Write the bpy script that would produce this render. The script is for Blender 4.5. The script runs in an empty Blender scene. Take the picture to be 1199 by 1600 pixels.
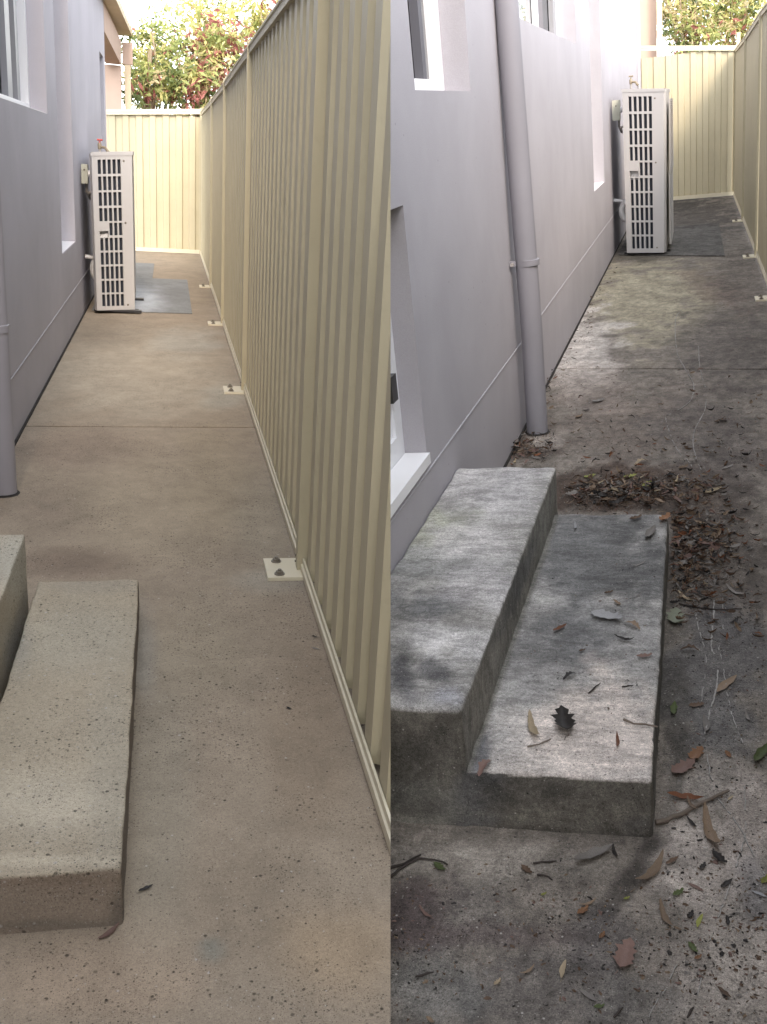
import bpy, bmesh, math, random
import numpy as np
from mathutils import Vector, Matrix, noise

random.seed(7)
S = bpy.context.scene
COL = S.collection

# ------------------------------------------------------------------ camera, sky, sun, exposure
FPX, PX, PY = 1600.0, 599.5, 800.0          # focal length and centre in photo pixels
K = 0.9                                     # metres per measured unit


def alley_axes(vp, nadir_x):
    """Axes of one alley (rows: across, along, up) in camera axes, from its vanishing point and plumb point."""
    d = np.array([vp[0] - PX, PY - vp[1], FPX])
    D = ((nadir_x - PX) * d[0] + FPX * FPX) / d[1]
    v = np.array([nadir_x - PX, -D, FPX])
    d = d / np.linalg.norm(d); v = v / np.linalg.norm(v)
    Z = -v * [1, 1, -1]; Y = d * [1, 1, -1]; X = np.cross(Y, Z)
    return np.array([X, Y, Z])


AX_L = alley_axes((264, 243), 290)
AX_R = alley_axes((1088, 150), 1085)
H_L, H_R = 1.4 * K, 1.6 * K
up = AX_L[2] + AX_R[2]; up /= np.linalg.norm(up)
fw = np.array([0, 0, -1.0]); fw -= up * (fw @ up); fw /= np.linalg.norm(fw)
rt = np.cross(fw, up)
WORLD = np.array([rt, fw, up])              # camera axes -> world axes
CAM = np.array([0, 0, 1.4])

cam_d = bpy.data.cameras.new('camera'); cam = bpy.data.objects.new('camera', cam_d); COL.objects.link(cam)
cam_d.sensor_fit = 'HORIZONTAL'; cam_d.sensor_width = 36; cam_d.lens = 36 * FPX / 1199.0
cam_d.clip_start = 0.05; cam_d.clip_end = 2000
m4 = Matrix.Identity(4)
for i in range(3):
    for j in range(3):
        m4[i][j] = WORLD[i][j]
    m4[i][3] = CAM[i]
cam.matrix_world = m4
S.camera = cam

SUN_EL, SUN_AZ = math.radians(38), math.radians(166)   # azimuth clockwise from +Y (along the alleys)
wd = bpy.data.worlds.new('World'); S.world = wd; wd.use_nodes = True
nt = wd.node_tree; nt.nodes.clear()
sky = nt.nodes.new('ShaderNodeTexSky'); sky.sky_type = 'NISHITA'; sky.sun_disc = False
sky.sun_elevation = SUN_EL; sky.sun_rotation = SUN_AZ; sky.dust_density = 1.5; sky.air_density = 1.0; sky.ozone_density = 1.0
hs = nt.nodes.new('ShaderNodeHueSaturation'); hs.inputs['Saturation'].default_value = 0.22
bg = nt.nodes.new('ShaderNodeBackground'); bg.inputs['Strength'].default_value = 0.15
wo = nt.nodes.new('ShaderNodeOutputWorld')
nt.links.new(sky.outputs[0], hs.inputs['Color']); nt.links.new(hs.outputs[0], bg.inputs['Color']); nt.links.new(bg.outputs[0], wo.inputs['Surface'])

sd = bpy.data.lights.new('sun', 'SUN'); sd.energy = 0.5; sd.angle = math.radians(12); sd.color = (1.0, 0.78, 0.58)
so = bpy.data.objects.new('sun', sd); COL.objects.link(so)
sdir = Vector((math.sin(SUN_AZ) * math.cos(SUN_EL), math.cos(SUN_AZ) * math.cos(SUN_EL), math.sin(SUN_EL)))
so.rotation_euler = sdir.to_track_quat('Z', 'Y').to_euler()
so.location = sdir * 20

S.view_settings.view_transform = 'Standard'; S.view_settings.look = 'None'
S.view_settings.exposure = 2.6; S.view_settings.gamma = 1.0
S.view_settings.use_curve_mapping = False
S.render.engine = 'CYCLES'
S.cycles.max_bounces = 8; S.cycles.diffuse_bounces = 5


# ------------------------------------------------------------------ alley frames
class Alley:
    def __init__(s, ax, h):
        s.ax, s.h = ax, h
        w = WORLD @ ax.T
        org = CAM - w[:, 2] * h
        s.M = Matrix.Identity(4)
        for i in range(3):
            for j in range(3):
                s.M[i][j] = w[i][j]
            s.M[i][3] = org[i]

    def ray(s, x, y):
        return Vector(s.ax @ np.array([x - PX, PY - y, -FPX]))

    def hp(s, x, y, p, n):
        o = Vector((0, 0, s.h)); r = s.ray(x, y); n = Vector(n)
        return o + r * ((Vector(p) - o).dot(n) / r.dot(n))

    def hz(s, x, y, z=0.0): return s.hp(x, y, (0, 0, z), (0, 0, 1))
    def hx(s, x, y, X): return s.hp(x, y, (X, 0, 0), (1, 0, 0))
    def hy(s, x, y, Y): return s.hp(x, y, (0, Y, 0), (0, 1, 0))

    def px(s, p):
        q = s.ax.T @ (np.array(p) - np.array([0, 0, s.h]))
        return PX + FPX * q[0] / -q[2], PY - FPX * q[1] / -q[2]

    def seam(s, x):
        n = s.ray(x, 0).cross(s.ray(x, 1600)).normalized()
        if n.dot(s.ray(x + 50, 800)) < 0:
            n = -n
        return Vector((0, 0, s.h)), n          # n points to the right


L = Alley(AX_L, H_L)
R = Alley(AX_R, H_R)


# ------------------------------------------------------------------ object helpers
BASE = {}


def props(o, label=None, cat=None, group=None, kind=None):
    if label: o['label'] = label
    if cat: o['category'] = cat
    if group: o['group'] = group
    if kind: o['kind'] = kind
    return o


def thing(al, name, label, cat, base, group=None, kind=None):
    o = bpy.data.objects.new(name, None); COL.objects.link(o)
    o.empty_display_size = 0.1
    base = Vector(base)
    o.matrix_world = al.M @ Matrix.Translation(base)
    BASE[o.name] = base
    props(o, label, cat, group, kind)
    return o


def smooth(me, ang=40):
    for p in me.polygons: p.use_smooth = True
    try:
        me.set_sharp_from_angle(angle=math.radians(ang))
    except Exception:
        pass


def obj(name, bm, mats, al, parent=None, base=None, sm=None, kind=None, recalc=True):
    """bm is in alley coordinates."""
    if recalc:
        bmesh.ops.recalc_face_normals(bm, faces=bm.faces)
    b = BASE[parent.name] if parent else Vector(base if base is not None else (0, 0, 0))
    bmesh.ops.translate(bm, verts=bm.verts, vec=-b)
    me = bpy.data.meshes.new(name); bm.to_mesh(me); bm.free()
    if not isinstance(mats, (list, tuple)): mats = [mats]
    for m in mats: me.materials.append(m)
    if sm: smooth(me, sm)
    o = bpy.data.objects.new(name, me); COL.objects.link(o)
    if parent:
        o.parent = parent
    else:
        o.matrix_world = al.M @ Matrix.Translation(b)
    BASE[o.name] = b
    if kind: o['kind'] = kind
    return o


def NB(): return bmesh.new()


def hexa(bm, p):
    """p: 8 points, bottom ring 0-3 then top ring 4-7."""
    v = [bm.verts.new(q) for q in p]
    for f in ((0, 3, 2, 1), (4, 5, 6, 7), (0, 1, 5, 4), (1, 2, 6, 5), (2, 3, 7, 6), (3, 0, 4, 7)):
        bm.faces.new([v[i] for i in f])


def box(bm, x0, x1, y0, y1, z0, z1):
    hexa(bm, [(x0, y0, z0), (x1, y0, z0), (x1, y1, z0), (x0, y1, z0), (x0, y0, z1), (x1, y0, z1), (x1, y1, z1), (x0, y1, z1)])


def bevel(bm, w, seg=2):
    es = [e for e in bm.edges if len(e.link_faces) == 2 and e.calc_face_angle(0) > 0.5]
    bmesh.ops.recalc_face_normals(bm, faces=bm.faces)
    bmesh.ops.bevel(bm, geom=es, offset=w, segments=seg, affect='EDGES', profile=0.5, clamp_overlap=True)


def bbox(x0, x1, y0, y1, z0, z1, w=0.004, seg=2):
    bm = NB(); box(bm, x0, x1, y0, y1, z0, z1); bevel(bm, w, seg); return bm


def tube(bm, pts, r, n=10, cap=True):
    pts = [Vector(p) for p in pts]
    rs = r if isinstance(r, (list, tuple)) else [r] * len(pts)
    rings = []; prev = None
    for i, p in enumerate(pts):
        t = (pts[min(i + 1, len(pts) - 1)] - pts[max(i - 1, 0)]).normalized()
        if prev is None:
            a = t.orthogonal().normalized()
        else:
            a = (prev - t * prev.dot(t)).normalized()
        prev = a; b = t.cross(a)
        rings.append([bm.verts.new(p + (a * math.cos(2 * math.pi * k / n) + b * math.sin(2 * math.pi * k / n)) * rs[i]) for k in range(n)])
    for i in range(len(rings) - 1):
        for k in range(n):
            bm.faces.new((rings[i][k], rings[i][(k + 1) % n], rings[i + 1][(k + 1) % n], rings[i + 1][k]))
    if cap:
        bm.faces.new(rings[0][::-1]); bm.faces.new(rings[-1])


def panel(bm, ub, vb, holes, P, thick):
    """Sheet with rectangular openings. P(u, v, depth) -> point; depth 0 is the face, thick the back."""
    ub = sorted(set(ub) | {h[0] for h in holes} | {h[1] for h in holes})
    vb = sorted(set(vb) | {h[2] for h in holes} | {h[3] for h in holes})
    solid = {}
    for i in range(len(ub) - 1):
        for j in range(len(vb) - 1):
            uc, vc = (ub[i] + ub[i + 1]) / 2, (vb[j] + vb[j + 1]) / 2
            solid[i, j] = not any(h[0] < uc < h[1] and h[2] < vc < h[3] for h in holes)
    V = {}

    def gv(i, j, k):
        if (i, j, k) not in V:
            V[i, j, k] = bm.verts.new(P(ub[i], vb[j], thick if k else 0.0))
        return V[i, j, k]
    for (i, j), s in solid.items():
        if not s: continue
        bm.faces.new((gv(i, j, 0), gv(i + 1, j, 0), gv(i + 1, j + 1, 0), gv(i, j + 1, 0)))
        bm.faces.new((gv(i, j, 1), gv(i, j + 1, 1), gv(i + 1, j + 1, 1), gv(i + 1, j, 1)))
        for di, dj, a, b in ((-1, 0, (i, j), (i, j + 1)), (1, 0, (i + 1, j), (i + 1, j + 1)), (0, -1, (i, j), (i + 1, j)), (0, 1, (i, j + 1), (i + 1, j + 1))):
            if not solid.get((i + di, j + dj), False):
                bm.faces.new((gv(*a, 0), gv(*b, 0), gv(*b, 1), gv(*a, 1)))


def clip(bm, al, x, keep_left=True):
    co, n = al.seam(x)
    r = bmesh.ops.bisect_plane(bm, geom=bm.verts[:] + bm.edges[:] + bm.faces[:], plane_co=co, plane_no=n,
                               clear_outer=keep_left, clear_inner=not keep_left)
    es = [e for e in r['geom_cut'] if isinstance(e, bmesh.types.BMEdge)]
    try:
        bmesh.ops.holes_fill(bm, edges=es, sides=0)
    except Exception:
        pass
    return bm


def lin(c): return tuple((x / 255 / 12.92) if x / 255 <= 0.04045 else ((x / 255 + 0.055) / 1.055) ** 2.4 for x in c)


# ------------------------------------------------------------------ materials
class Nodes:
    def __init__(s, name):
        s.m = bpy.data.materials.new(name); s.m.use_nodes = True
        s.t = s.m.node_tree; s.t.nodes.clear()
        s.out = s.n('ShaderNodeOutputMaterial')
        s.b = s.n('ShaderNodeBsdfPrincipled')
        s.l(s.b.outputs[0], s.out.inputs['Surface'])
        s.tc = s.n('ShaderNodeTexCoord').outputs['Object']

    def n(s, t): return s.t.nodes.new(t)
    def l(s, a, b): s.t.links.new(a, b)

    def noise(s, scale, detail=4, rough=0.55, stretch=None, dist=0.0):
        x = s.n('ShaderNodeTexNoise'); x.inputs['Scale'].default_value = scale; x.inputs['Detail'].default_value = detail
        x.inputs['Roughness'].default_value = rough; x.inputs['Distortion'].default_value = dist
        v = s.tc
        if stretch:
            mp = s.n('ShaderNodeMapping'); mp.inputs['Scale'].default_value = stretch; s.l(v, mp.inputs['Vector']); v = mp.outputs[0]
        s.l(v, x.inputs['Vector']); return x.outputs['Fac']

    def rng(s, v, a, b, c, d):
        x = s.n('ShaderNodeMapRange'); x.clamp = True
        s.l(v, x.inputs['Value'])
        for k, q in zip(('From Min', 'From Max', 'To Min', 'To Max'), (a, b, c, d)): x.inputs[k].default_value = q
        return x.outputs[0]

    def math(s, op, a, b=None):
        x = s.n('ShaderNodeMath'); x.operation = op
        for i, q in enumerate((a, b)):
            if q is None: continue
            if isinstance(q, (int, float)): x.inputs[i].default_value = q
            else: s.l(q, x.inputs[i])
        return x.outputs[0]

    def mix(s, f, a, b, mode='MIX'):
        x = s.n('ShaderNodeMix'); x.data_type = 'RGBA'; x.blend_type = mode
        for k, q in ((0, f), (6, a), (7, b)):
            if isinstance(q, (int, float)): x.inputs[k].default_value = q
            elif isinstance(q, tuple): x.inputs[k].default_value = (*q[:3], 1)
            else: s.l(q, x.inputs[k])
        return x.outputs[2]

    def vor(s, scale, feature='F1', rand=1.0):
        x = s.n('ShaderNodeTexVoronoi'); x.inputs['Scale'].default_value = scale; x.feature = feature
        x.inputs['Randomness'].default_value = rand
        s.l(s.tc, x.inputs['Vector']); return x

    def bump(s, h, strength, dist):
        x = s.n('ShaderNodeBump'); x.inputs['Strength'].default_value = strength; x.inputs['Distance'].default_value = dist
        s.l(h, x.inputs['Height']); s.l(x.outputs[0], s.b.inputs['Normal'])

    def col(s, c):
        if isinstance(c, tuple): s.b.inputs['Base Color'].default_value = (*c[:3], 1)
        else: s.l(c, s.b.inputs['Base Color'])

    def rough(s, r, spec=0.5):
        if isinstance(r, (int, float)): s.b.inputs['Roughness'].default_value = r
        else: s.l(r, s.b.inputs['Roughness'])
        s.b.inputs['Specular IOR Level'].default_value = spec


def grey(n, v):
    c = n.n('ShaderNodeCombineColor')
    for i in range(3): n.l(v, c.inputs[i])
    return c.outputs[0]


def concrete(name, pits=1.0, mst=(1.0, 0.75, 1.0), big=False, mould=0.0, streak=0.0, mottle=0.12, fine=0.2, white=0.6, bump=0.5):
    n = Nodes(name)
    at = n.n('ShaderNodeAttribute'); at.attribute_name = 'tint'
    c = at.outputs['Color']
    a = n.rng(n.noise(7, 6, 0.62, dist=0.4), 0.3, 0.7, 1 - mottle, 1 + mottle)
    c = n.mix(1.0, c, grey(n, a), 'MULTIPLY')
    f1 = n.noise(150, 5, 0.7)
    c = n.mix(1.0, c, grey(n, n.rng(f1, 0.28, 0.72, 1 - fine, 1 + fine)), 'MULTIPLY')
    c = n.mix(1.0, c, grey(n, n.rng(n.noise(420, 2, 0.6), 0.3, 0.7, 1 - fine * 0.8, 1 + fine * 0.8)), 'MULTIPLY')
    if mould:
        ms = n.rng(n.noise(20, 10, 0.78, dist=0.6, stretch=mst), 0.44, 0.57, 1 + mould * 0.55, 1 - mould)
        c = n.mix(1.0, c, grey(n, ms), 'MULTIPLY')
        ms = n.rng(n.noise(75, 8, 0.75), 0.45, 0.6, 1 + mould * 0.3, 1 - mould * 0.7)
        c = n.mix(1.0, c, grey(n, ms), 'MULTIPLY')
    if streak:
        st = n.noise(1.0, 5, 0.65, stretch=(5, 190, 5))
        c = n.mix(1.0, c, grey(n, n.rng(st, 0.3, 0.7, 1 - streak, 1 + streak)), 'MULTIPLY')
    height = n.math('MULTIPLY', f1, 0.5)
    zone = n.rng(n.noise(4.0, 5, 0.6), 0.47, 0.62, 0.0, 1.0)
    for scale, thr, rad, zmin in (((56, 0.30, 0.24, 0.0),) if big else ()) + ((105, 0.20, 0.30, 0.18), (190, 0.25, 0.32, 0.15), (330, 0.3, 0.34, 0.3)):
        v = n.vor(scale)
        sp = n.n('ShaderNodeSeparateColor'); n.l(v.outputs['Color'], sp.inputs[0])
        few = n.math('MULTIPLY', n.rng(zone, 0, 1, zmin, 1.0), thr * pits)
        m = n.math('LESS_THAN', sp.outputs[0], few)
        near = n.rng(v.outputs['Distance'], rad * 0.55, rad, 1.0, 0.0)
        m = n.math('MULTIPLY', m, near)
        shade = n.rng(sp.outputs[1], 0, 1, 0.22, 0.75)
        c = n.mix(m, c, n.mix(1.0, c, grey(n, shade), 'MULTIPLY'))
        height = n.math('SUBTRACT', height, n.math('MULTIPLY', m, 0.5))
        w = n.math('MULTIPLY', n.math('GREATER_THAN', sp.outputs[0], 1 - 0.035 * white), near)
        c = n.mix(n.math('MULTIPLY', w, 0.7), c, (0.42, 0.40, 0.37))
    n.col(c); n.rough(0.88, 0.25)
    n.bump(height, bump, 0.006)
    return n.m


def painted(name, rgb, rough=0.45, spec=0.4, var=0.05, dirt=0.0, bump=0.0, bscale=300):
    n = Nodes(name)
    c = n.mix(1.0, rgb, grey(n, n.rng(n.noise(2.5, 5, 0.6), 0.3, 0.7, 1 - var, 1 + var)), 'MULTIPLY')
    if dirt:
        d = n.rng(n.noise(22, 6, 0.7), 0.56, 0.72, 0, dirt)
        c = n.mix(d, c, (0.16, 0.13, 0.09))
    n.col(c); n.rough(rough, spec)
    if bump: n.bump(n.noise(bscale, 3, 0.6), bump, 0.003)
    return n.m


def stucco(name, rgb):
    n = Nodes(name)
    c = n.mix(1.0, rgb, grey(n, n.rng(n.noise(1.7, 6, 0.6, dist=0.3), 0.3, 0.7, 0.93, 1.07)), 'MULTIPLY')
    c = n.mix(1.0, c, grey(n, n.rng(n.noise(260, 3, 0.7), 0.3, 0.7, 0.93, 1.06)), 'MULTIPLY')
    v = n.vor(16)
    sp = n.n('ShaderNodeSeparateColor'); n.l(v.outputs['Color'], sp.inputs[0])
    m = n.math('MULTIPLY', n.math('LESS_THAN', sp.outputs[0], 0.05), n.rng(v.outputs['Distance'], 0.03, 0.07, 0.6, 0.0))
    c = n.mix(m, c, (0.1, 0.1, 0.1))
    n.col(c); n.rough(0.8, 0.25)
    h = n.math('ADD', n.noise(180, 4, 0.65), n.math('MULTIPLY', n.noise(5, 2), 1.5))
    n.bump(h, 0.22, 0.006)
    return n.m


def leafy(name, rgb, trans=0.35, var=0.25, rough=0.6, dim=0.62):
    n = Nodes(name)
    oi = n.n('ShaderNodeObjectInfo')
    c = n.mix(1.0, rgb, grey(n, n.rng(oi.outputs['Random'], 0, 1, (1 - var) * dim, (1 + var) * dim)), 'MULTIPLY')
    c = n.mix(1.0, c, grey(n, n.rng(n.noise(60, 4, 0.65), 0.3, 0.7, 0.72, 1.25)), 'MULTIPLY')
    n.col(c); n.rough(rough, 0.3)
    if trans:
        tr = n.n('ShaderNodeBsdfTranslucent'); n.l(c, tr.inputs['Color'])
        ms = n.n('ShaderNodeMixShader'); ms.inputs[0].default_value = trans
        n.l(n.b.outputs[0], ms.inputs[1]); n.l(tr.outputs[0], ms.inputs[2]); n.l(ms.outputs[0], n.out.inputs['Surface'])
    return n.m


M = {}
M['clean'] = concrete('washed_concrete', big=True, mould=0.06, pits=1.9, mottle=0.11, fine=0.2, white=0.5, bump=0.35)
M['clean_step'] = concrete('washed_step_concrete', big=True, pits=1.7, mottle=0.08, fine=0.2, white=1.6, bump=0.5)
M['dirty'] = concrete('grimy_concrete', mould=0.22, pits=0.9, streak=0.12, mottle=0.28, fine=0.48, white=0.7, bump=1.0)
M['dirty_step'] = concrete('grimy_step_concrete', mould=0.26, mst=(0.4, 1.1, 0.5), pits=0.45, streak=0.08, mottle=0.18, fine=0.5, white=0.5, bump=0.9)
M['joint'] = painted('dark_joint', (0.035, 0.032, 0.03), 0.9, 0.1)
M['wall'] = stucco('lilac_grey_render', (0.41, 0.395, 0.43))
M['wall_exposure_tone'] = stucco('lilac_grey_render_exposure_tone', (0.365, 0.352, 0.38))  # same house paint; exposure difference between the halves put into its albedo
M['bead'] = painted('pale_render_bead', (0.38, 0.37, 0.395), 0.7, 0.2)
M['pipe'] = painted('lilac_grey_pipe_paint', (0.32, 0.31, 0.34), 0.5, 0.35, bump=0.05, bscale=60)
M['pipe_grey'] = painted('mid_grey_pipe_paint', (0.235, 0.23, 0.255), 0.5, 0.3, bump=0.05, bscale=60)
M['cream'] = painted('cream_steel', (0.43, 0.385, 0.265), 0.45, 0.35, var=0.05, dirt=0.10)
M['cream_pale'] = painted('pale_cream_steel', (0.58, 0.53, 0.40), 0.4, 0.45, var=0.05, dirt=0.12)
M['bolt'] = painted('dull_zinc', (0.16, 0.14, 0.11), 0.45, 0.5, dirt=0.3)
M['casing'] = painted('off_white_casing', (0.46, 0.45, 0.445), 0.45, 0.4, var=0.03, dirt=0.05)
M['dark'] = painted('dark_cavity', (0.022, 0.026, 0.036), 0.6, 0.3)  # flat near-black standing in for the shade inside slots and fans
M['wire'] = painted('grey_guard', (0.34, 0.32, 0.30), 0.5, 0.4)
M['white'] = painted('white_frame', (0.78, 0.78, 0.80), 0.35, 0.5, var=0.02)
M['greyframe'] = painted('grey_window_track', (0.26, 0.26, 0.275), 0.4, 0.4)
M['darkframe'] = painted('dark_window_track', (0.10, 0.10, 0.115), 0.5, 0.3)
M['door'] = painted('white_door', (0.74, 0.75, 0.78), 0.4, 0.5, var=0.02)
M['black'] = painted('black_plastic', (0.03, 0.03, 0.033), 0.4, 0.5)
M['red'] = painted('red_tap_handle', (0.45, 0.05, 0.04), 0.4, 0.5)
M['brass'] = painted('dull_brass', (0.22, 0.18, 0.12), 0.4, 0.5)
M['peach'] = painted('peach_render', (0.44, 0.325, 0.26), 0.8, 0.2, bump=0.15, bscale=150)
M['creamtrim'] = painted('cream_trim', (0.55, 0.45, 0.31), 0.6, 0.3)
M['isolator'] = painted('ivory_plastic', (0.48, 0.48, 0.40), 0.4, 0.5)
M['pipewhite'] = painted('white_lagging', (0.66, 0.66, 0.66), 0.5, 0.4, var=0.15)
M['bark'] = painted('grey_brown_bark', (0.30, 0.24, 0.17), 0.9, 0.1, var=0.3, bump=0.6, bscale=60)
M['soil'] = painted('soil', (0.09, 0.07, 0.05), 0.95, 0.05, var=0.35, bump=0.8, bscale=40)
M['trail'] = painted('chalky_trail', (0.27, 0.26, 0.245), 0.9, 0.1, var=0.3)
g = Nodes('window_glass'); g.col((0.035, 0.04, 0.05)); g.rough(0.03, 1.0); g.b.inputs['IOR'].default_value = 1.6; M['glass'] = g.m
LEAF = {
    'brown': leafy('dry_brown_leaf', (0.15, 0.095, 0.062), 0.1),
    'tan': leafy('dry_tan_leaf', (0.30, 0.215, 0.145), 0.12),
    'grey': leafy('weathered_grey_leaf', (0.30, 0.275, 0.25), 0.1),
    'silver': leafy('silver_grey_leaf', (0.44, 0.44, 0.45), 0.1, 0.1),
    'rust': leafy('rust_leaf', (0.26, 0.105, 0.05), 0.15),
    'orange': leafy('orange_leaf', (0.36, 0.19, 0.10), 0.2),
    'dark': leafy('dark_rotted_leaf', (0.035, 0.03, 0.027), 0.0),
    'pinkish': leafy('pinkish_brown_leaf', (0.27, 0.17, 0.14), 0.1),
    'green': leafy('fresh_green_leaf', (0.15, 0.19, 0.075), 0.3),
    'lime': leafy('yellow_green_leaf', (0.42, 0.44, 0.12), 0.3),
    'sage': leafy('pale_sage_leaf', (0.42, 0.45, 0.33), 0.2),
    'cream': leafy('pale_cream_leaf', (0.52, 0.42, 0.28), 0.2),
}
M['twig'] = painted('weathered_twig', (0.17, 0.14, 0.115), 0.85, 0.15, var=0.3, bump=0.4, bscale=200)
M['darktwig'] = painted('dark_twig', (0.05, 0.042, 0.038), 0.85, 0.15, var=0.3)
M['fol'] = [leafy('foliage_deep', (0.14, 0.18, 0.07), 0.35, 0.0, dim=1), leafy('foliage_mid', (0.36, 0.40, 0.15), 0.45, 0.0, dim=1),
            leafy('foliage_yellow', (0.68, 0.64, 0.28), 0.5, 0.0, dim=1), leafy('foliage_red', (0.52, 0.20, 0.17), 0.35, 0.0),
            leafy('foliage_straw', (0.60, 0.50, 0.30), 0.45, 0.0, dim=1)]


# ------------------------------------------------------------------ stain maps (albedo on the vertices)
KA = 1.05


def stain(al, base, blobs, p, seed=0.0, warp=1.0, k=1.0):
    gain = k
    x, y = al.px(p)
    sc = 14 / max(p.y, 0.5)
    w1 = noise.fractal(Vector((p.x * 5 + seed, p.y * 3.2, p.z * 5)), 1.0, 2.0, 4)
    w2 = noise.fractal(Vector((p.x * 5 + seed + 31, p.y * 3.2, p.z * 5)), 1.0, 2.0, 4)
    w3 = noise.fractal(Vector((p.x * 26 + seed, p.y * 14, p.z * 26)), 0.8, 2.0, 4) if warp > 0.8 else 0.0
    c = list(lin(base))
    for (cx, cy, rx, ry, rgb, s, *ang) in blobs:
        dx, dy = x - cx, y - cy
        if ang:
            a = math.radians(ang[0]); dx, dy = dx * math.cos(a) + dy * math.sin(a), -dx * math.sin(a) + dy * math.cos(a)
        d = math.sqrt((dx / rx) ** 2 + (dy / ry) ** 2) + warp * (0.6 * w1 + 0.22 * w3)
        if d < 1.3:
            t = min(1, max(0, (1.3 - d) / (0.95 if warp < 0.8 else 0.7))); t = t * t * (3 - 2 * t) * s
            q = lin(rgb)
            for k in range(3): c[k] += (q[k] - c[k]) * t
    m = 1 + 0.16 * warp * w2 + 0.18 * w3
    return [max(0.004, c[i] * m * KA * gain) for i in range(3)] + [1.0]


def tint(o, fn):
    me = o.data
    at = me.color_attributes.new('tint', 'FLOAT_COLOR', 'POINT')
    b = BASE[o.name]
    buf = np.empty(len(me.vertices) * 4, dtype=np.float32)
    for i, v in enumerate(me.vertices):
        buf[4 * i:4 * i + 4] = fn(v.co + b)
    at.data.foreach_set('color', buf)


def slab(name, al, parent, x0, x1, e0, e1, mat, fn, seed, z=0.0, th=0.0295, dx=0.014, seam=None, left=True, rough=0.0012):
    """Flat pour between edge lines e0, e1 (functions of x giving y). Gridded so that stains can sit on it."""
    bm = NB()
    nx = max(2, int((x1 - x0) / dx))
    ya, yb = min(e0(x0), e0(x1)), max(e1(x0), e1(x1))
    ts = [0.0]; y = ya
    while y < yb:
        y += max(0.012, 0.0068 * y); ts.append(min(1.0, (y - ya) / (yb - ya)))
    ts = sorted(set(ts))
    rows = []
    for j, t in enumerate(ts):
        row = []
        for i in range(nx + 1):
            x = x0 + (x1 - x0) * i / nx
            yy = e0(x) + (e1(x) - e0(x)) * t
            d = min(i, nx - i, j, len(ts) - 1 - j)
            zz = z - (0.003 if d == 0 else 0.0) + noise.noise(Vector((x * 9, yy * 7, seed))) * rough
            row.append(bm.verts.new((x, yy, zz)))
        rows.append(row)
    for j in range(len(rows) - 1):
        for i in range(nx):
            bm.faces.new((rows[j][i], rows[j][i + 1], rows[j + 1][i + 1], rows[j + 1][i]))
    # skirt
    ring = [rows[0][i] for i in range(nx + 1)] + [r[-1] for r in rows[1:]] + [rows[-1][i] for i in range(nx - 1, -1, -1)] + [r[0] for r in rows[-2:0:-1]]
    low = [bm.verts.new((v.co.x, v.co.y, z - th)) for v in ring]
    for i in range(len(ring)):
        k = (i + 1) % len(ring)
        bm.faces.new((ring[i], low[i], low[k], ring[k]))
    if seam is not None:
        co, n = al.seam(seam)
        bmesh.ops.bisect_plane(bm, geom=bm.verts[:] + bm.edges[:] + bm.faces[:], plane_co=co, plane_no=n, clear_outer=left, clear_inner=not left)
    o = obj(name, bm, mat, al, parent, recalc=False, sm=60)
    tint(o, fn)
    return o


def block(name, al, parent, foot, z0, z1, mat, fn, r=0.012, res=0.016, seed=0.0, rough=0.002, seam=None, left=True):
    """Poured block on a four cornered footprint (near left, near right, far right, far left) with worn, rounded edges."""
    A, B, C_, D = [Vector((p[0], p[1])) for p in foot]
    sx = ((B - A).length + (C_ - D).length) / 2; sy = ((D - A).length + (C_ - B).length) / 2; sz = z1 - z0

    def lines(l):
        n = max(2, int(l / res)); s = {0.0, l, r * 0.35, l - r * 0.35, r, l - r}
        for k in range(1, n): s.add(l * k / n)
        s = sorted(s); o = [s[0]]
        for q in s[1:]:
            if q - o[-1] > 0.0015: o.append(q)
        o[-1] = l
        return o
    Ls = [lines(sx), lines(sy), lines(sz)]
    bm = NB(); V = {}

    def gv(p):
        k = tuple(round(q, 5) for q in p)
        if k not in V:
            q = [min(max(p[i], r), (sx, sy, sz)[i] - r) for i in range(3)]
            if p[2] < r: q[2] = p[2]
            dv = Vector((p[0] - q[0], p[1] - q[1], p[2] - q[2]))
            w = Vector(q) + (dv.normalized() * r if dv.length > 1e-6 else dv)
            u, v = w.x / sx, w.y / sy
            xy = (A * (1 - u) + B * u) * (1 - v) + (D * (1 - u) + C_ * u) * v
            pos = Vector((xy.x, xy.y, z0 + w.z))
            edge = 1.0 if dv.length < r * 1.05 else 1.0
            nn = noise.noise_vector(pos * 11 + Vector((seed, 0, 0))) * rough + noise.noise_vector(pos * 45 + Vector((seed, 9, 0))) * rough * 0.45
            ne = sum(1 for i in range(3) if p[i] < r or p[i] > (sx, sy, sz)[i] - r)
            if ne >= 2:
                nn = nn * 1.8
            V[k] = bm.verts.new(pos + nn)
        return V[k]
    for ax in range(3):
        a, b = [i for i in range(3) if i != ax]
        for val in (0.0, (sx, sy, sz)[ax]):
            if ax == 2 and val == 0.0: continue
            for i in range(len(Ls[a]) - 1):
                for j in range(len(Ls[b]) - 1):
                    q = []
                    for (ii, jj) in ((i, j), (i + 1, j), (i + 1, j + 1), (i, j + 1)):
                        p = [0, 0, 0]; p[ax] = val; p[a] = Ls[a][ii]; p[b] = Ls[b][jj]; q.append(gv(p))
                    if len(set(q)) == 4: bm.faces.new(q)
    bmesh.ops.recalc_face_normals(bm, faces=bm.faces)
    if seam is not None:
        co, n = al.seam(seam)
        bmesh.ops.bisect_plane(bm, geom=bm.verts[:] + bm.edges[:] + bm.faces[:], plane_co=co, plane_no=n, clear_outer=left, clear_inner=not left)
    o = obj(name, bm, mat, al, parent, recalc=False, sm=50)
    tint(o, fn)
    return o


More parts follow.
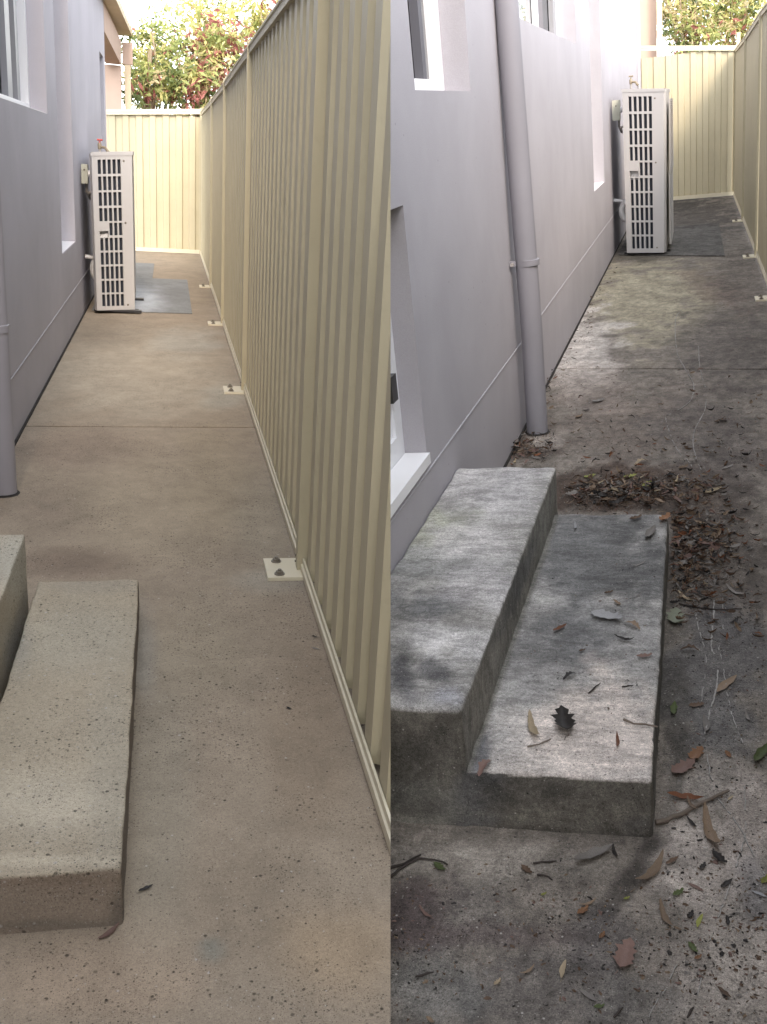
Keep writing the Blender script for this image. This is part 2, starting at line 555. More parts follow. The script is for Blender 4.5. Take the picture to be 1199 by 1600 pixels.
# ------------------------------------------------------------------ dimensions read off the photograph
WL, FL = -0.763 * K, 0.462 * K
WR, FR = -0.905 * K, 0.590 * K
SEAM = 610.5

# the ground far and wide
bm = NB()
hexa(bm, [(-400, -400, -3.2), (400, -400, -3.2), (400, 900, -3.2), (-400, 900, -3.2), (-400, -400, -2.6), (400, -400, -2.6), (400, 900, -2.6), (-400, 900, -2.6)])
me = bpy.data.meshes.new('ground'); bm.to_mesh(me); bm.free(); me.materials.append(M['soil'])
o = bpy.data.objects.new('ground', me); COL.objects.link(o); o['kind'] = 'structure'

# ------------------------------------------------------------------ washed path
yA = lambda x: 1.05
jl0, jl1 = L.hz(45, 665), L.hz(395, 667)
def line2(p, q): return lambda x: p.y + (q.y - p.y) * (x - p.x) / (q.x - p.x)
JL = line2(jl0, jl1)
kl = L.hz(250, 489).y
YBL = 16.35 * K
bm = NB(); box(bm, WL - 0.02, FL + 0.10, 1.05, YBL + 0.4, -0.10, -0.030); clip(bm, L, SEAM - 0.6)
path = obj('path', bm, M['joint'], L, None, base=(0, 3, -0.1), kind='structure')

clean_blobs = [
    (220, 590, 170, 75, (166, 157, 146), 0.9), (110, 700, 110, 40, (142, 128, 118), 0.75), (70, 790, 90, 50, (134, 122, 112), 0.7),
    (290, 535, 60, 25, (160, 160, 158), 0.5), (250, 800, 150, 90, (160, 149, 134), 0.5), (330, 760, 60, 120, (150, 138, 122), 0.6),
    (150, 520, 100, 22, (128, 119, 110), 0.5), (110, 880, 110, 26, (122, 108, 99), 0.75), (420, 820, 60, 90, (150, 142, 130), 0.5),
    (300, 1020, 100, 90, (150, 140, 126), 0.55), (250, 1250, 60, 240, (148, 141, 130), 0.55), (480, 1130, 80, 180, (140, 126, 113), 0.7),
    (400, 1420, 130, 110, (138, 126, 114), 0.7), (330, 1485, 22, 20, (126, 128, 124), 0.6), (520, 1480, 110, 90, (158, 139, 118), 0.6),
    (140, 1540, 170, 70, (168, 151, 136), 0.8), (240, 1480, 60, 60, (160, 146, 132), 0.4), (330, 445, 70, 40, (140, 128, 114), 0.7),
    (350, 620, 40, 22, (168, 166, 160), 0.5), (440, 905, 70, 22, (160, 156, 150), 0.45), (225, 1020, 26, 90, (140, 138, 136), 0.55),
]
warm = lambda c: [c[0] * 1.0, c[1] * 0.99, c[2] * 0.91, 1.0]
cfn = lambda p: warm(stain(L, (150, 138, 126), clean_blobs, p, 3.0, 0.5, 0.88))
slab('slab', L, path, WL + 0.012, FL + 0.06, yA, lambda x: JL(x) - 0.008, M['clean'], cfn, 1.0, seam=SEAM)
slab('slab', L, path, WL + 0.012, FL + 0.06, lambda x: JL(x) + 0.008, lambda x: kl - 0.006, M['clean'], cfn, 2.0)
slab('slab', L, path, WL + 0.012, FL + 0.06, lambda x: kl + 0.006, lambda x: YBL + 0.3, M['clean'], cfn, 3.0)
pad_blobs = [(225, 470, 40, 22, (165, 170, 176), 0.9), (270, 460, 30, 14, (112, 112, 112), 0.6)]  # bluish pale blob paints the wet gloss on the pad
pfn = lambda p: stain(L, (122, 124, 124), pad_blobs, p, 5.0, 0.5)
p0, p1 = L.hz(300, 488), L.hz(297, 438)
slab('pad', L, path, WL + 0.05, p0.x, lambda x: kl + 0.012, lambda x: p1.y, M['clean'], pfn, 4.0, z=0.010, th=0.0095, dx=0.02)
p2, p3 = L.hz(238, 437), L.hz(240, 412)
slab('pad', L, path, WL + 0.05, p2.x, lambda x: p1.y + 0.02, lambda x: p3.y, M['clean'], pfn, 4.5, z=0.008, th=0.0075, dx=0.02)

# ------------------------------------------------------------------ grimy path
jr = line2(R.hz(880, 575), R.hz(1190, 576))
kr = line2(R.hz(985, 399), R.hz(1170, 401))
YBR = 18.6 * K
bm = NB(); box(bm, WR - 0.02, FR + 0.25, 1.05, YBR + 0.5, -0.10, -0.030); clip(bm, R, 600, False)
gpath = obj('path', bm, M['joint'], R, None, base=(0, 3, -0.1), kind='structure')
dirty_blobs = [
    (1010, 470, 110, 70, (136, 130, 112), 0.85), (905, 540, 60, 60, (164, 158, 152), 0.9), (925, 610, 60, 40, (140, 131, 124), 0.6),
    (1150, 540, 90, 60, (84, 79, 75), 0.8), (1120, 450, 60, 22, (86, 72, 66), 0.5, 20), (1170, 430, 50, 40, (92, 86, 80), 0.7),
    (1090, 340, 60, 40, (66, 63, 60), 0.85), (1040, 320, 60, 14, (52, 50, 48), 0.8), (1080, 375, 60, 20, (92, 90, 86), 0.6), (990, 400, 60, 10, (54, 50, 47), 0.7),
    (1000, 660, 150, 60, (98, 89, 82), 0.7), (1110, 680, 100, 70, (84, 79, 75), 0.7), (960, 770, 120, 34, (62, 51, 44), 0.9),
    (1080, 780, 90, 50, (72, 62, 55), 0.75), (1150, 730, 70, 50, (82, 76, 72), 0.6), (830, 700, 40, 26, (72, 62, 56), 0.8), (850, 690, 26, 10, (150, 143, 135), 0.6),
    (1130, 880, 100, 110, (74, 68, 63), 0.8), (1120, 1060, 100, 120, (80, 78, 77), 0.85), (1060, 1150, 26, 120, (64, 61, 57), 0.8), (1130, 1130, 60, 50, (92, 90, 88), 0.6),
    (1120, 1230, 60, 50, (128, 122, 115), 0.75), (1100, 1340, 100, 90, (152, 144, 136), 0.85), (1170, 1280, 50, 70, (136, 128, 121), 0.6), (1180, 1400, 30, 60, (100, 98, 98), 0.6),
    (965, 1400, 22, 120, (62, 58, 54), 0.85, 33), (940, 1460, 60, 50, (86, 82, 80), 0.6), (760, 1350, 200, 28, (126, 120, 112), 0.85), (640, 1440, 80, 70, (70, 61, 60), 0.85),
    (760, 1440, 90, 50, (92, 88, 84), 0.5), (780, 1460, 120, 26, (74, 66, 64), 0.7), (840, 1545, 120, 60, (84, 80, 77), 0.7), (660, 1540, 90, 60, (96, 95, 92), 0.6),
    (1130, 1500, 90, 80, (138, 131, 123), 0.75), (1060, 1500, 50, 50, (92, 86, 80), 0.5), (1000, 1570, 60, 40, (100, 97, 93), 0.5),
]
dfn = lambda p: stain(R, (104, 98, 91), dirty_blobs, p, 11.0, 1.15, 1.28)
slab('slab', R, gpath, WR + 0.012, FR + 0.2, yA, lambda x: jr(x) - 0.010, M['dirty'], dfn, 6.0, seam=603, left=False, rough=0.003, dx=0.012)
slab('slab', R, gpath, WR + 0.012, FR + 0.2, lambda x: jr(x) + 0.010, lambda x: kr(x) - 0.006, M['dirty'], dfn, 7.0, rough=0.003)
slab('slab', R, gpath, WR + 0.012, FR + 0.2, lambda x: kr(x) + 0.006, lambda x: YBR + 0.4, M['dirty'], dfn, 8.0, rough=0.003)
q0, q1 = R.hz(1131, 398), R.hz(1125, 349)
slab('pad', R, gpath, WR + 0.05, (q0.x + q1.x) / 2, lambda x: kr(x) + 0.012, lambda x: q1.y, M['dirty'], lambda p: stain(R, (92, 90, 87), [(1080, 340, 60, 16, (62, 60, 58), 0.7)], p, 2.0), 9.0, z=0.012, th=0.0115, dx=0.02)

# pale wandering trails on the grimy concrete
def trail(pts, w=0.0028, gaps=0.25):
    w *= 0.6
    bm = NB(); rnd = random.Random(len(pts) * 13 + int(pts[0][0]))
    P = [R.hz(*p) for p in pts]; dense = []
    for i in range(len(P) - 1):
        p_ = P[max(i - 1, 0)]; a, b = P[i], P[i + 1]; n_ = P[min(i + 2, len(P) - 1)]
        k = max(4, int((b - a).length / 0.012))
        for j in range(k):
            t = j / k
            q = 0.5 * ((2 * a) + (b - p_) * t + (2 * p_ - 5 * a + 4 * b - n_) * t * t + (3 * a - p_ - 3 * b + n_) * t ** 3)
            q = q + Vector((rnd.uniform(-1, 1), rnd.uniform(-1, 1), 0)) * 0.0016
            dense.append(q)
    on = True
    for i in range(len(dense) - 1):
        if rnd.random() < (gaps if on else 0.45): on = not on
        if not on: continue
        a, b = dense[i], dense[i + 1]
        t = (b - a).normalized(); s = Vector((-t.y, t.x, 0)) * w * rnd.uniform(0.4, 1.2)
        z = Vector((0, 0, 0.0030))
        vs = [bm.verts.new(v) for v in (a - s + z, a + s + z, b + s + z, b - s + z)]
        lo = [bm.verts.new(v.co - Vector((0, 0, 0.0035))) for v in vs]
        bm.faces.new(vs)
        for q in range(4): bm.faces.new((vs[q], lo[q], lo[(q + 1) % 4], vs[(q + 1) % 4]))
    obj('chalk_trail', bm, M['trail'], R, gpath)


trail([(1065, 485), (1056, 500), (1058, 548), (1070, 575), (1084, 600), (1080, 625), (1062, 640), (1042, 650)], 0.0035, 0.08)
trail([(1092, 541), (1094, 575), (1103, 610), (1102, 640), (1088, 668), (1083, 690), (1090, 722), (1097, 735)], 0.003, 0.12)
trail([(1040, 652), (1048, 680), (1060, 705), (1075, 720), (1082, 730)], 0.003, 0.3)
trail([(1115, 925), (1116, 960), (1112, 1010), (1120, 1030), (1122, 1060), (1118, 1085), (1110, 1110), (1104, 1140), (1102, 1150)], 0.0032, 0.1)
trail([(1086, 930), (1090, 975), (1100, 1010), (1104, 1040), (1100, 1070), (1096, 1100)], 0.002, 0.4)
trail([(1130, 935), (1130, 985), (1124, 1010), (1130, 1040), (1138, 1090), (1148, 1130), (1162, 1165)], 0.002, 0.4)
trail([(1105, 1180), (1110, 1210), (1120, 1245), (1135, 1265), (1150, 1285), (1170, 1320), (1185, 1352), (1197, 1372)], 0.002, 0.18)
trail([(1164, 1230), (1166, 1290), (1162, 1320), (1152, 1350), (1138, 1395), (1120, 1440), (1108, 1475)], 0.0016, 0.3)
trail([(1058, 1510), (1044, 1540), (1025, 1570), (1014, 1595)], 0.0014, 0.4)
trail([(1096, 1530), (1090, 1565), (1080, 1600)], 0.0012, 0.4)


# ------------------------------------------------------------------ concrete steps
def quad_at(al, pts, z): return [al.hz(x, y, z) for x, y in pts]


zlo = 0.130 * K; zup = zlo + 0.145
st = thing(L, 'concrete_steps', 'clean pale concrete steps beside the washed path with a speckled tread', 'steps', (-0.3, 2.2, 0))
lo = quad_at(L, [(190, 1356), (217, 905)], zlo)
yf = lo[0].y; ybk = lo[1].y
up_back = L.hz(39, 834, zup); up_front = L.hz(0, 945, zup)
ux = up_back.x
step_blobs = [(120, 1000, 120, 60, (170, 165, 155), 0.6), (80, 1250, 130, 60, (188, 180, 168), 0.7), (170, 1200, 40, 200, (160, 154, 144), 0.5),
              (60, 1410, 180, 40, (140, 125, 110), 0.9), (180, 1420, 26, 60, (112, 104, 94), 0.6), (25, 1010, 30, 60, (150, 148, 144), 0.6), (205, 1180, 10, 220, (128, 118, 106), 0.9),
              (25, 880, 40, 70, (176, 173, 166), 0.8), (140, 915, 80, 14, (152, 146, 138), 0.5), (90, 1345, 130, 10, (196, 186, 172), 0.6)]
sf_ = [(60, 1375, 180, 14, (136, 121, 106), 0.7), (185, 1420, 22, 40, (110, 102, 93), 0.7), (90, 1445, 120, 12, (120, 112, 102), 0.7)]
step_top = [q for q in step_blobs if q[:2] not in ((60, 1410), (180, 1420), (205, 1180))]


def sfn(p):  # front and side painted darker than the tread: brown staining plus face shade
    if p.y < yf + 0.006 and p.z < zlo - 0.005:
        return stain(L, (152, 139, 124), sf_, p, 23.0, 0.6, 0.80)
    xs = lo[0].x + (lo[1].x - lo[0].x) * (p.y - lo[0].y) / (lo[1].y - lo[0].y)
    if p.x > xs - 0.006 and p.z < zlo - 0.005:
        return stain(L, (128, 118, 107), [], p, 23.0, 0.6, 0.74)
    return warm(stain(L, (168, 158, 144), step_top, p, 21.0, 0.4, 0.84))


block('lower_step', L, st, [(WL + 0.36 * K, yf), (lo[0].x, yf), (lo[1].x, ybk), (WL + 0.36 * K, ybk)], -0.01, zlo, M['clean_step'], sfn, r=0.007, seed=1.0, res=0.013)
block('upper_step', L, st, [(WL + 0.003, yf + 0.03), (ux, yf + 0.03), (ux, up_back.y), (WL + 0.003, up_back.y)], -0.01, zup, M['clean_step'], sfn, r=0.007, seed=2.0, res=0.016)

# grimy steps
yf = 2.0 * K
zl = 0.160 * K
zu = R.hy(680, 1108, yf).z
r0 = R.hz(1019, 1219, zl); r1 = R.hz(1045, 803, zl); r2 = R.hz(876, 803, zl)
u0 = R.hz(721, 1108, zu); u1 = R.hz(869, 729, zu); u2 = R.hz(690, 731, zu)
st2 = thing(R, 'concrete_steps', 'grimy mottled concrete steps strewn with fallen leaves below a white door', 'steps', (-0.4, 2.4, 0))
grime = [
    (950, 880, 120, 90, (84, 84, 84), 0.85), (900, 920, 60, 120, (112, 112, 112), 0.5), (1000, 980, 60, 50, (120, 119, 118), 0.6), (860, 1000, 60, 60, (92, 92, 93), 0.6),
    (920, 1150, 130, 80, (196, 186, 178), 0.9), (830, 1060, 50, 50, (140, 138, 137), 0.5), (790, 1140, 40, 40, (168, 164, 160), 0.7), (800, 1200, 60, 22, (176, 170, 164), 0.6), (750, 1170, 14, 60, (88, 89, 93), 0.8),
    (740, 760, 110, 40, (172, 169, 168), 0.7), (800, 780, 50, 40, (158, 156, 156), 0.5), (660, 820, 70, 50, (146, 147, 132), 0.7), (690, 880, 110, 26, (120, 121, 120), 0.65), (660, 950, 80, 30, (98, 99, 102), 0.7),
    (740, 850, 70, 30, (184, 181, 180), 0.7), (740, 920, 50, 40, (172, 169, 170), 0.6), (690, 1000, 80, 40, (190, 188, 188), 0.8), (625, 1045, 26, 50, (78, 77, 79), 0.9), (675, 1045, 40, 20, (82, 81, 83), 0.85, 30), (640, 1085, 20, 26, (84, 83, 85), 0.7),
    (700, 1090, 30, 20, (150, 150, 156), 0.7), (800, 930, 40, 30, (160, 158, 158), 0.4),
    (790, 950, 26, 240, (110, 108, 103), 0.85, 24), (840, 830, 14, 70, (120, 120, 116), 0.6, 20), (815, 900, 10, 60, (78, 78, 80), 0.7, 20), (760, 1100, 24, 70, (116, 113, 106), 0.7),
    (640, 1170, 90, 60, (84, 80, 74), 0.95), (900, 1270, 190, 52, (92, 88, 81), 0.95), (740, 1270, 40, 60, (72, 72, 74), 0.8), (660, 1270, 60, 60, (104, 102, 97), 0.8), (1000, 1295, 30, 22, (76, 74, 72), 0.7),
    (1035, 1080, 10, 260, (84, 83, 80), 0.9, 3),
]
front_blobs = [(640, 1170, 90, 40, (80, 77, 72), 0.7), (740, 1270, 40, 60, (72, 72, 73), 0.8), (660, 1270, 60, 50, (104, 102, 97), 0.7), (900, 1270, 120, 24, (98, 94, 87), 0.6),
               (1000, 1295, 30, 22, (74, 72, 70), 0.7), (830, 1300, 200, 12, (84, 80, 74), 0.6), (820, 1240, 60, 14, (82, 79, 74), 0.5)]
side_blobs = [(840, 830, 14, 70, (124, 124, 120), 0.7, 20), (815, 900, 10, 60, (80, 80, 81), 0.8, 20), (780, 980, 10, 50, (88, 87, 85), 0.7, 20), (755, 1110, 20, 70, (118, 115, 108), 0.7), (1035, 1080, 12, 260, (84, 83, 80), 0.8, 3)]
top_blobs = [q for q in grime if not (q[0] in (640, 900, 740, 660, 1000) and q[1] in (1170, 1270, 1295)) and q[:2] not in ((790, 950), (840, 830), (815, 900), (760, 1100), (1035, 1080))]


def gfn(p):  # front and side tones chosen by face: grime plus painted shade
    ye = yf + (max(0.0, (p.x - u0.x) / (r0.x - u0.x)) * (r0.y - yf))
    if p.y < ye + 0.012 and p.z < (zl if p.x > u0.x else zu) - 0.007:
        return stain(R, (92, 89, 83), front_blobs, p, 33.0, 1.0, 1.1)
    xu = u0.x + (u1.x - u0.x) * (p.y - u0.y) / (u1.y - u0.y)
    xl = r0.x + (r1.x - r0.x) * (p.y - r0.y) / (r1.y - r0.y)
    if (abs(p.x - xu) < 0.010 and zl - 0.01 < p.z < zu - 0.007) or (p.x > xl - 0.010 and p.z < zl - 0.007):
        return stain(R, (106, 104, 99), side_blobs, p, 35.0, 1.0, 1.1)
    return stain(R, (140, 138, 135), top_blobs, p, 31.0, 1.15, 1.08)


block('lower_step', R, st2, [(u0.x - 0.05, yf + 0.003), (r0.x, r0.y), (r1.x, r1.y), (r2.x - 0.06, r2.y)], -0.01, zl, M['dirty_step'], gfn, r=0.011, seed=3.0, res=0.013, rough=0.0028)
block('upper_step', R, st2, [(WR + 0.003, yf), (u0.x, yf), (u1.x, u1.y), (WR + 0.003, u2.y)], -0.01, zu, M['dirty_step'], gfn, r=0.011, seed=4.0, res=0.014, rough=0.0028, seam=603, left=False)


# ------------------------------------------------------------------ houses
def wall_part(al, house, X, y0, y1, zt, holes, th=0.26):
    bm = NB()
    panel(bm, [y0, y1], [-0.05, zt], holes, lambda u, v, d: (X - d, u, v), th)
    return bm


def window_set(al, house, X, y0, y1, z0, z1, d, mull, white_h=0.045, side='white'):
    """Aluminium slider standing d behind the wall face."""
    fw_ = 0.045
    bm = NB(); panel(bm, [y0, y1], [z0, z1], [(y0 + fw_, y1 - fw_, z0 + white_h, z1 - fw_)], lambda u, v, q: (X - d - q, u, v), 0.07)
    fr = obj('window', bm, M['white'], al, house)
    bm = NB(); box(bm, X - d - 0.05, X - d - 0.044, y0 + fw_, y1 - fw_, z0 + white_h, z1 - fw_)
    obj('pane', bm, M['glass'], al, fr)
    for ym, w_, k in mull:
        bm = bbox(X - d - 0.040, X - d - 0.008, ym - w_ / 2, ym + w_ / 2, z0 + white_h, z1 - fw_, 0.003)
        obj('mullion', bm, M[k], al, fr)
    return fr


# washed side
hl_ = thing(L, 'house', 'lilac grey rendered house wall beside the washed clean path', 'house', (WL, 6, 0))
zs = 1.606 * K
w1f = L.hx(74, 178, WL).y; d1 = WL - L.hy(47, 168, w1f).x
w1n = 4.6 * K
r_n = L.hx(105, 389, WL).y; r_f = L.hx(118, 379, WL).y; r_z = 0.675 * K
n_n = 13.0 * K; n_f = 13.75 * K
wl_end = 14.05 * K
holes = [(w1n, w1f, zs, 2.75), (r_n - 0.35, r_f, r_z, 2.75), (n_n, n_f, 0.5, 2.47 * K)]
obj('wall', wall_part(L, hl_, WL, -3.0, wl_end, 3.35, holes), M['wall'], L, hl_)
window_set(L, hl_, WL, w1n, w1f, zs, 2.75, d1, [(5.45 * K, 0.05, 'white'), (6.55 * K, 0.16, 'greyframe'), (6.9 * K, 0.09, 'greyframe')])
window_set(L, hl_, WL, r_n - 0.35, r_f, r_z, 2.75, 0.13, [])
window_set(L, hl_, WL, n_n, n_f, 0.5, 2.47 * K, 0.1, [])
bm = NB(); zb = 0.312 * K; box(bm, WL + 0.0, WL + 0.0035, 1.3, wl_end - 0.01, zb, zb + 0.006); obj('render_bead', bm, M['bead'], L, hl_)
bm = NB(); box(bm, WL + 0.001, WL + 0.011, 1.3, wl_end - 0.01, -0.012, 0.004); obj('expansion_strip', bm, M['joint'], L, hl_)
for z_, yn, yf_, dd in ((zs, w1n, w1f, d1), (r_z, r_n - 0.35, r_f, 0.13)):
    bm = NB(); box(bm, WL - dd + 0.001, WL - 0.004, yn + 0.003, yf_ - 0.003, z_, z_ + 0.004); obj('sill', bm, M['white'], L, hl_)
# porch beyond the end of the wall
yb0, yb1 = wl_end + 0.002, 16.6 * K
zb0 = 2.83 * K
B0, B1, T0, T1 = [L.hx(x, y, WL) for x, y in ((164.5, 51), (189.5, 101), (163, 4), (189.5, 64))]
IN = Vector((-0.22, 0, 0)); dY = Vector((0, yb0 - min(B0.y, T0.y), 0))
bm = NB(); hexa(bm, [B0 + dY, B1, B1 + IN, B0 + dY + IN, T0 + dY, T1, T1 + IN, T0 + dY + IN]); obj('porch_beam', bm, M['peach'], L, hl_)
E0, E1 = [L.hx(x, y, WL + 0.14) for x, y in ((164, -40), (207, 57))]
bm = NB(); q = Vector((-0.5, 0, 0.0)); z_ = Vector((0, 0, 0.09)); hexa(bm, [E0, E1, E1 + q, E0 + q, E0 + z_, E1 + z_, E1 + q + z_, E0 + q + z_]); obj('eave', bm, M['creamtrim'], L, hl_)
pb = B1.y + 0.06
bm = NB(); box(bm, WL - 2.2, L.hy(189, 120, pb).x, pb, pb + 0.2, -0.05, B1.z - 0.003); obj('porch_wall', bm, M['peach'], L, hl_)
pz = L.hy(197, 97, pb - 0.2).z
bm = NB(); box(bm, L.hy(193, 120, pb - 0.2).x, L.hy(203, 120, pb - 0.2).x, pb + 0.201, pb + 0.34, -0.05, pz); obj('porch_post', bm, M['creamtrim'], L, hl_)
bm = NB(); box(bm, L.hy(191, 120, pb).x, L.hy(207, 120, pb).x, pb + 0.19, pb + 0.37, pz + 0.002, L.hy(197, 64, pb).z); obj('post_cap', bm, M['peach'], L, hl_)


def downpipe(al, house, X, cx, cy, r, ytop, zb, zbr, lean=0.0, mat='pipe'):
    """cx, cy: foot of the pipe; stands off the wall face X."""
    bm = NB(); tube(bm, [(cx, cy, zb), (cx, cy, zb + 0.5), (cx + lean * 0.5, cy, 1.6), (cx + lean, cy, ytop)], r, 28)
    dp = obj('downpipe', bm, M[mat], al, house, sm=50)
    bm = NB(); tube(bm, [(cx, cy, zbr - 0.014), (cx, cy, zbr - 0.013), (cx, cy, zbr + 0.013), (cx, cy, zbr + 0.014)], [r + 0.001, r + 0.003, r + 0.003, r + 0.001], 28)
    box(bm, X + 0.001, cx - r - 0.001, cy - r * 0.5 - 0.012, cy - r * 0.5 + 0.012, zbr - 0.010, zbr + 0.012)
    obj('pipe_bracket', bm, M[mat], al, dp, sm=50)
    bm = NB(); tube(bm, [(X + 0.014, cy - r * 0.5 - 0.035, zbr), (X + 0.014, cy - r * 0.5 - 0.012, zbr)], 0.008, 8)
    obj('bracket_screw', bm, M['wire'], al, dp)
    bm = NB(); tube(bm, [(cx, cy, zb - 0.008), (cx, cy, zb + 0.006)], [r + 0.02, r + 0.005], 20); obj('pipe_foot', bm, M['joint'], al, dp)
    return dp


fp = L.hz(27, 771)
rp = 0.046
downpipe(L, hl_, WL, fp.x - rp, fp.y, rp, 3.3, 0.0, L.hy(5, 513, fp.y).z)

# grimy side
hr_ = thing(R, 'house', 'lilac grey rendered house wall with a white door above the grimy steps', 'house', (WR, 6, 0))
z1_ = 1.719 * K
a_n = R.hx(649, 141, WR).y; a_f = R.hx(736, 142, WR).y; da = WR - R.hy(695, 142, a_f).x
b_n = R.hx(800, 18, WR).y; b_f = R.hx(901, 69, WR).y; db = WR - R.hy(876, 59, b_f).x; zb_ = 2.088 * K
c_n = R.hx(933, 295, WR).y; c_f = R.hx(945, 285, WR).y; cz = 0.87 * K
do_f = R.hx(667, 709, WR).y; dz = 0.529 * K; dd_ = WR - R.hy(633, 707, do_f).x
wr_end = 18.4 * K
ztop = 3.15
holes = [(a_n, a_f, z1_, 2.7), (b_n, b_f, zb_, 2.7), (c_n - 0.25, c_f, cz, 2.75), (1.72, do_f, dz, R.hx(604, 330, WR).z)]
bm = wall_part(R, hr_, WR, 1.35, wr_end, ztop, holes, 0.30)
clip(bm, R, 596, False)
obj('wall', bm, M['wall_exposure_tone'], R, hr_)
window_set(R, hr_, WR, a_n, a_f, z1_, 2.7, da, [(a_f - 0.26, 0.05, 'darkframe')], 0.05)
window_set(R, hr_, WR, b_n, b_f, zb_, 2.7, db, [(b_n + 0.62 * (b_f - b_n), 0.05, 'white'), (b_f - 0.22, 0.14, 'greyframe')])
window_set(R, hr_, WR, c_n - 0.25, c_f, cz, 2.75, 0.13, [])
bm = NB(); box(bm, 2.9, 10, -7.0, -3.0, -0.05, 8.0); obj('sun_blocker', bm, M['wall_exposure_tone'], R, hr_)  # added unseen block that keeps the sun off the grimy side
# door in its reveal
dtop = R.hx(604, 330, WR).z
bm = NB(); panel(bm, [1.73, do_f], [dz, dtop], [(1.80, do_f - 0.075, dz + 0.075, dtop - 0.07)], lambda u, v, q: (WR - dd_ - q, u, v), 0.06)
clip(bm, R, 596, False)
door = obj('door', bm, M['door'], R, hr_, )
bm = NB(); box(bm, WR - dd_ - 0.055, WR - dd_ - 0.012, 1.801, do_f - 0.076, dz + 0.076, dtop - 0.071); clip(bm, R, 596, False); obj('door_panel', bm, M['door'], R, door)
hp_ = R.hy(616, 607, do_f - 0.06)
ydh = do_f - 0.05
zc = R.hx(616, 607, WR - dd_ + 0.02).z; yc = R.hx(616, 607, WR - dd_ + 0.02).y
bm = bbox(WR - dd_ + 0.0005, WR - dd_ + 0.022, yc - 0.028, yc + 0.028, zc - 0.040, zc + 0.040, 0.004); obj('handle', bm, M['black'], R, door)
bm = NB(); box(bm, WR - dd_ + 0.0015, WR + 0.012, 1.74, do_f - 0.003, dz - 0.03, dz + 0.004); clip(bm, R, 596, False); obj('sill', bm, M['white'], R, hr_)
bm = NB(); box(bm, WR - 0.13 + 0.001, WR - 0.004, c_n - 0.245, c_f - 0.003, cz, cz + 0.004); obj('sill', bm, M['white'], R, hr_)
zb2 = 0.455 * K
bm = NB()
pa, pbb = R.hx(640, 775, WR), R.hx(904, 417, WR)
hexa(bm, [(WR, 1.9, pa.z), (WR + 0.0035, 1.9, pa.z), (WR + 0.0035, 16, pbb.z - 0.02), (WR, 16, pbb.z - 0.02), (WR, 1.9, pa.z + 0.005), (WR + 0.0035, 1.9, pa.z + 0.005), (WR + 0.0035, 16, pbb.z - 0.014), (WR, 16, pbb.z - 0.014)])
clip(bm, R, 598, False)
obj('render_bead', bm, M['bead'], R, hr_)
bm = NB(); box(bm, WR + 0.001, WR + 0.011, u2.y + 0.02, wr_end - 0.01, -0.012, 0.004); obj('expansion_strip', bm, M['joint'], R, hr_)
yb0 = wr_end + 0.6; pw = YBR + 1.5
bm = NB(); box(bm, WR - 2.2, R.hy(1026, 40, pw).x, pw, pw + 0.2, -0.05, 4.0); obj('porch_wall', bm, M['peach'], R, hr_)
bm = NB(); box(bm, R.hy(1027, 40, pw - 0.2).x, R.hy(1035, 40, pw - 0.2).x, pw - 0.2, pw - 0.05, -0.05, 4.0); obj('porch_post', bm, M['creamtrim'], R, hr_)
bm = NB(); box(bm, WR + 0.003, WR + 0.05, wr_end - 0.09, wr_end - 0.01, 1.0, ztop); obj('corner_trim', bm, M['wall_exposure_tone'], R, hr_)
gp = R.hz(824, 676); gq = R.hz(856, 676)
rr = (gq.x - gp.x) / 2
rtop = R.hy(787, 0, gp.y)
downpipe(R, hr_, WR, (gp.x + gq.x) / 2, gp.y, rr, 3.1, 0.0, R.hy(820, 410, gp.y).z, lean=(R.hy(787, 0, gp.y).x - (gp.x + gq.x) / 2) * 1.15, mat='pipe_grey')


# ------------------------------------------------------------------ corrugated steel fences
def sheet_mesh(bm, y0, y1, z0, z1, X, P=0.172, depth=0.031, face=-1, axis='y', phase=0.0):
    """Trapezoid ribbed sheet. Ribs stand towards `face`. axis 'y': runs along the alley; 'x': across it."""
    prof = [(0.0, 0), (0.07, 1), (0.50, 1), (0.57, 0)]
    pts = []
    k = math.floor((y0 - phase) / P) - 1
    raw = []
    while phase + k * P < y1 + P:
        for u, h in prof: raw.append((phase + (k + u) * P, h * depth))
        k += 1
    for i in range(len(raw) - 1):
        (a, ha), (b, hb) = raw[i], raw[i + 1]
        if b <= y0 or a >= y1: continue
        if a < y0: ha = ha + (hb - ha) * (y0 - a) / (b - a); a = y0
        if not pts: pts.append((a, ha))
        if b > y1: hb = ha + (hb - ha) * (y1 - a) / (b - a); b = y1
        pts.append((b, hb))
    th = 0.0012
    vs = []
    for (q, h) in pts:
        col = []
        for off in (0, th):
            for z in (z0, z1):
                o_ = X + face * (h - off)
                col.append(bm.verts.new((o_, q, z) if axis == 'y' else (q, o_, z)))
        vs.append(col)
    for a, b in zip(vs, vs[1:]):
        bm.faces.new((a[0], b[0], b[1], a[1])); bm.faces.new((a[2], a[3], b[3], b[2]))
        bm.faces.new((a[1], b[1], b[3], a[3])); bm.faces.new((a[0], a[2], b[2], b[0]))
    for c in (vs[0], vs[-1]):
        bm.faces.new((c[0], c[1], c[3], c[2]))


def rail_bm(y0, y1, z0, z1, xf, xb, lip=0.008):
    """Folded rail: face with a step so that its upper edge catches the light."""
    bm = NB()
    zm = z0 + (z1 - z0) * 0.52
    prof = [(xb, z0), (xf - 0.0, z0), (xf, zm), (xf + lip, zm + 0.003), (xf + lip, z1), (xb, z1)]
    a = [bm.verts.new((x, y0, z)) for x, z in prof]; b = [bm.verts.new((x, y1, z)) for x, z in prof]
    for i in range(6):
        k = (i + 1) % 6; bm.faces.new((a[i], a[k], b[k], b[i]))
    bm.faces.new(a[::-1]); bm.faces.new(b)
    bevel(bm, 0.0015, 1)
    return bm


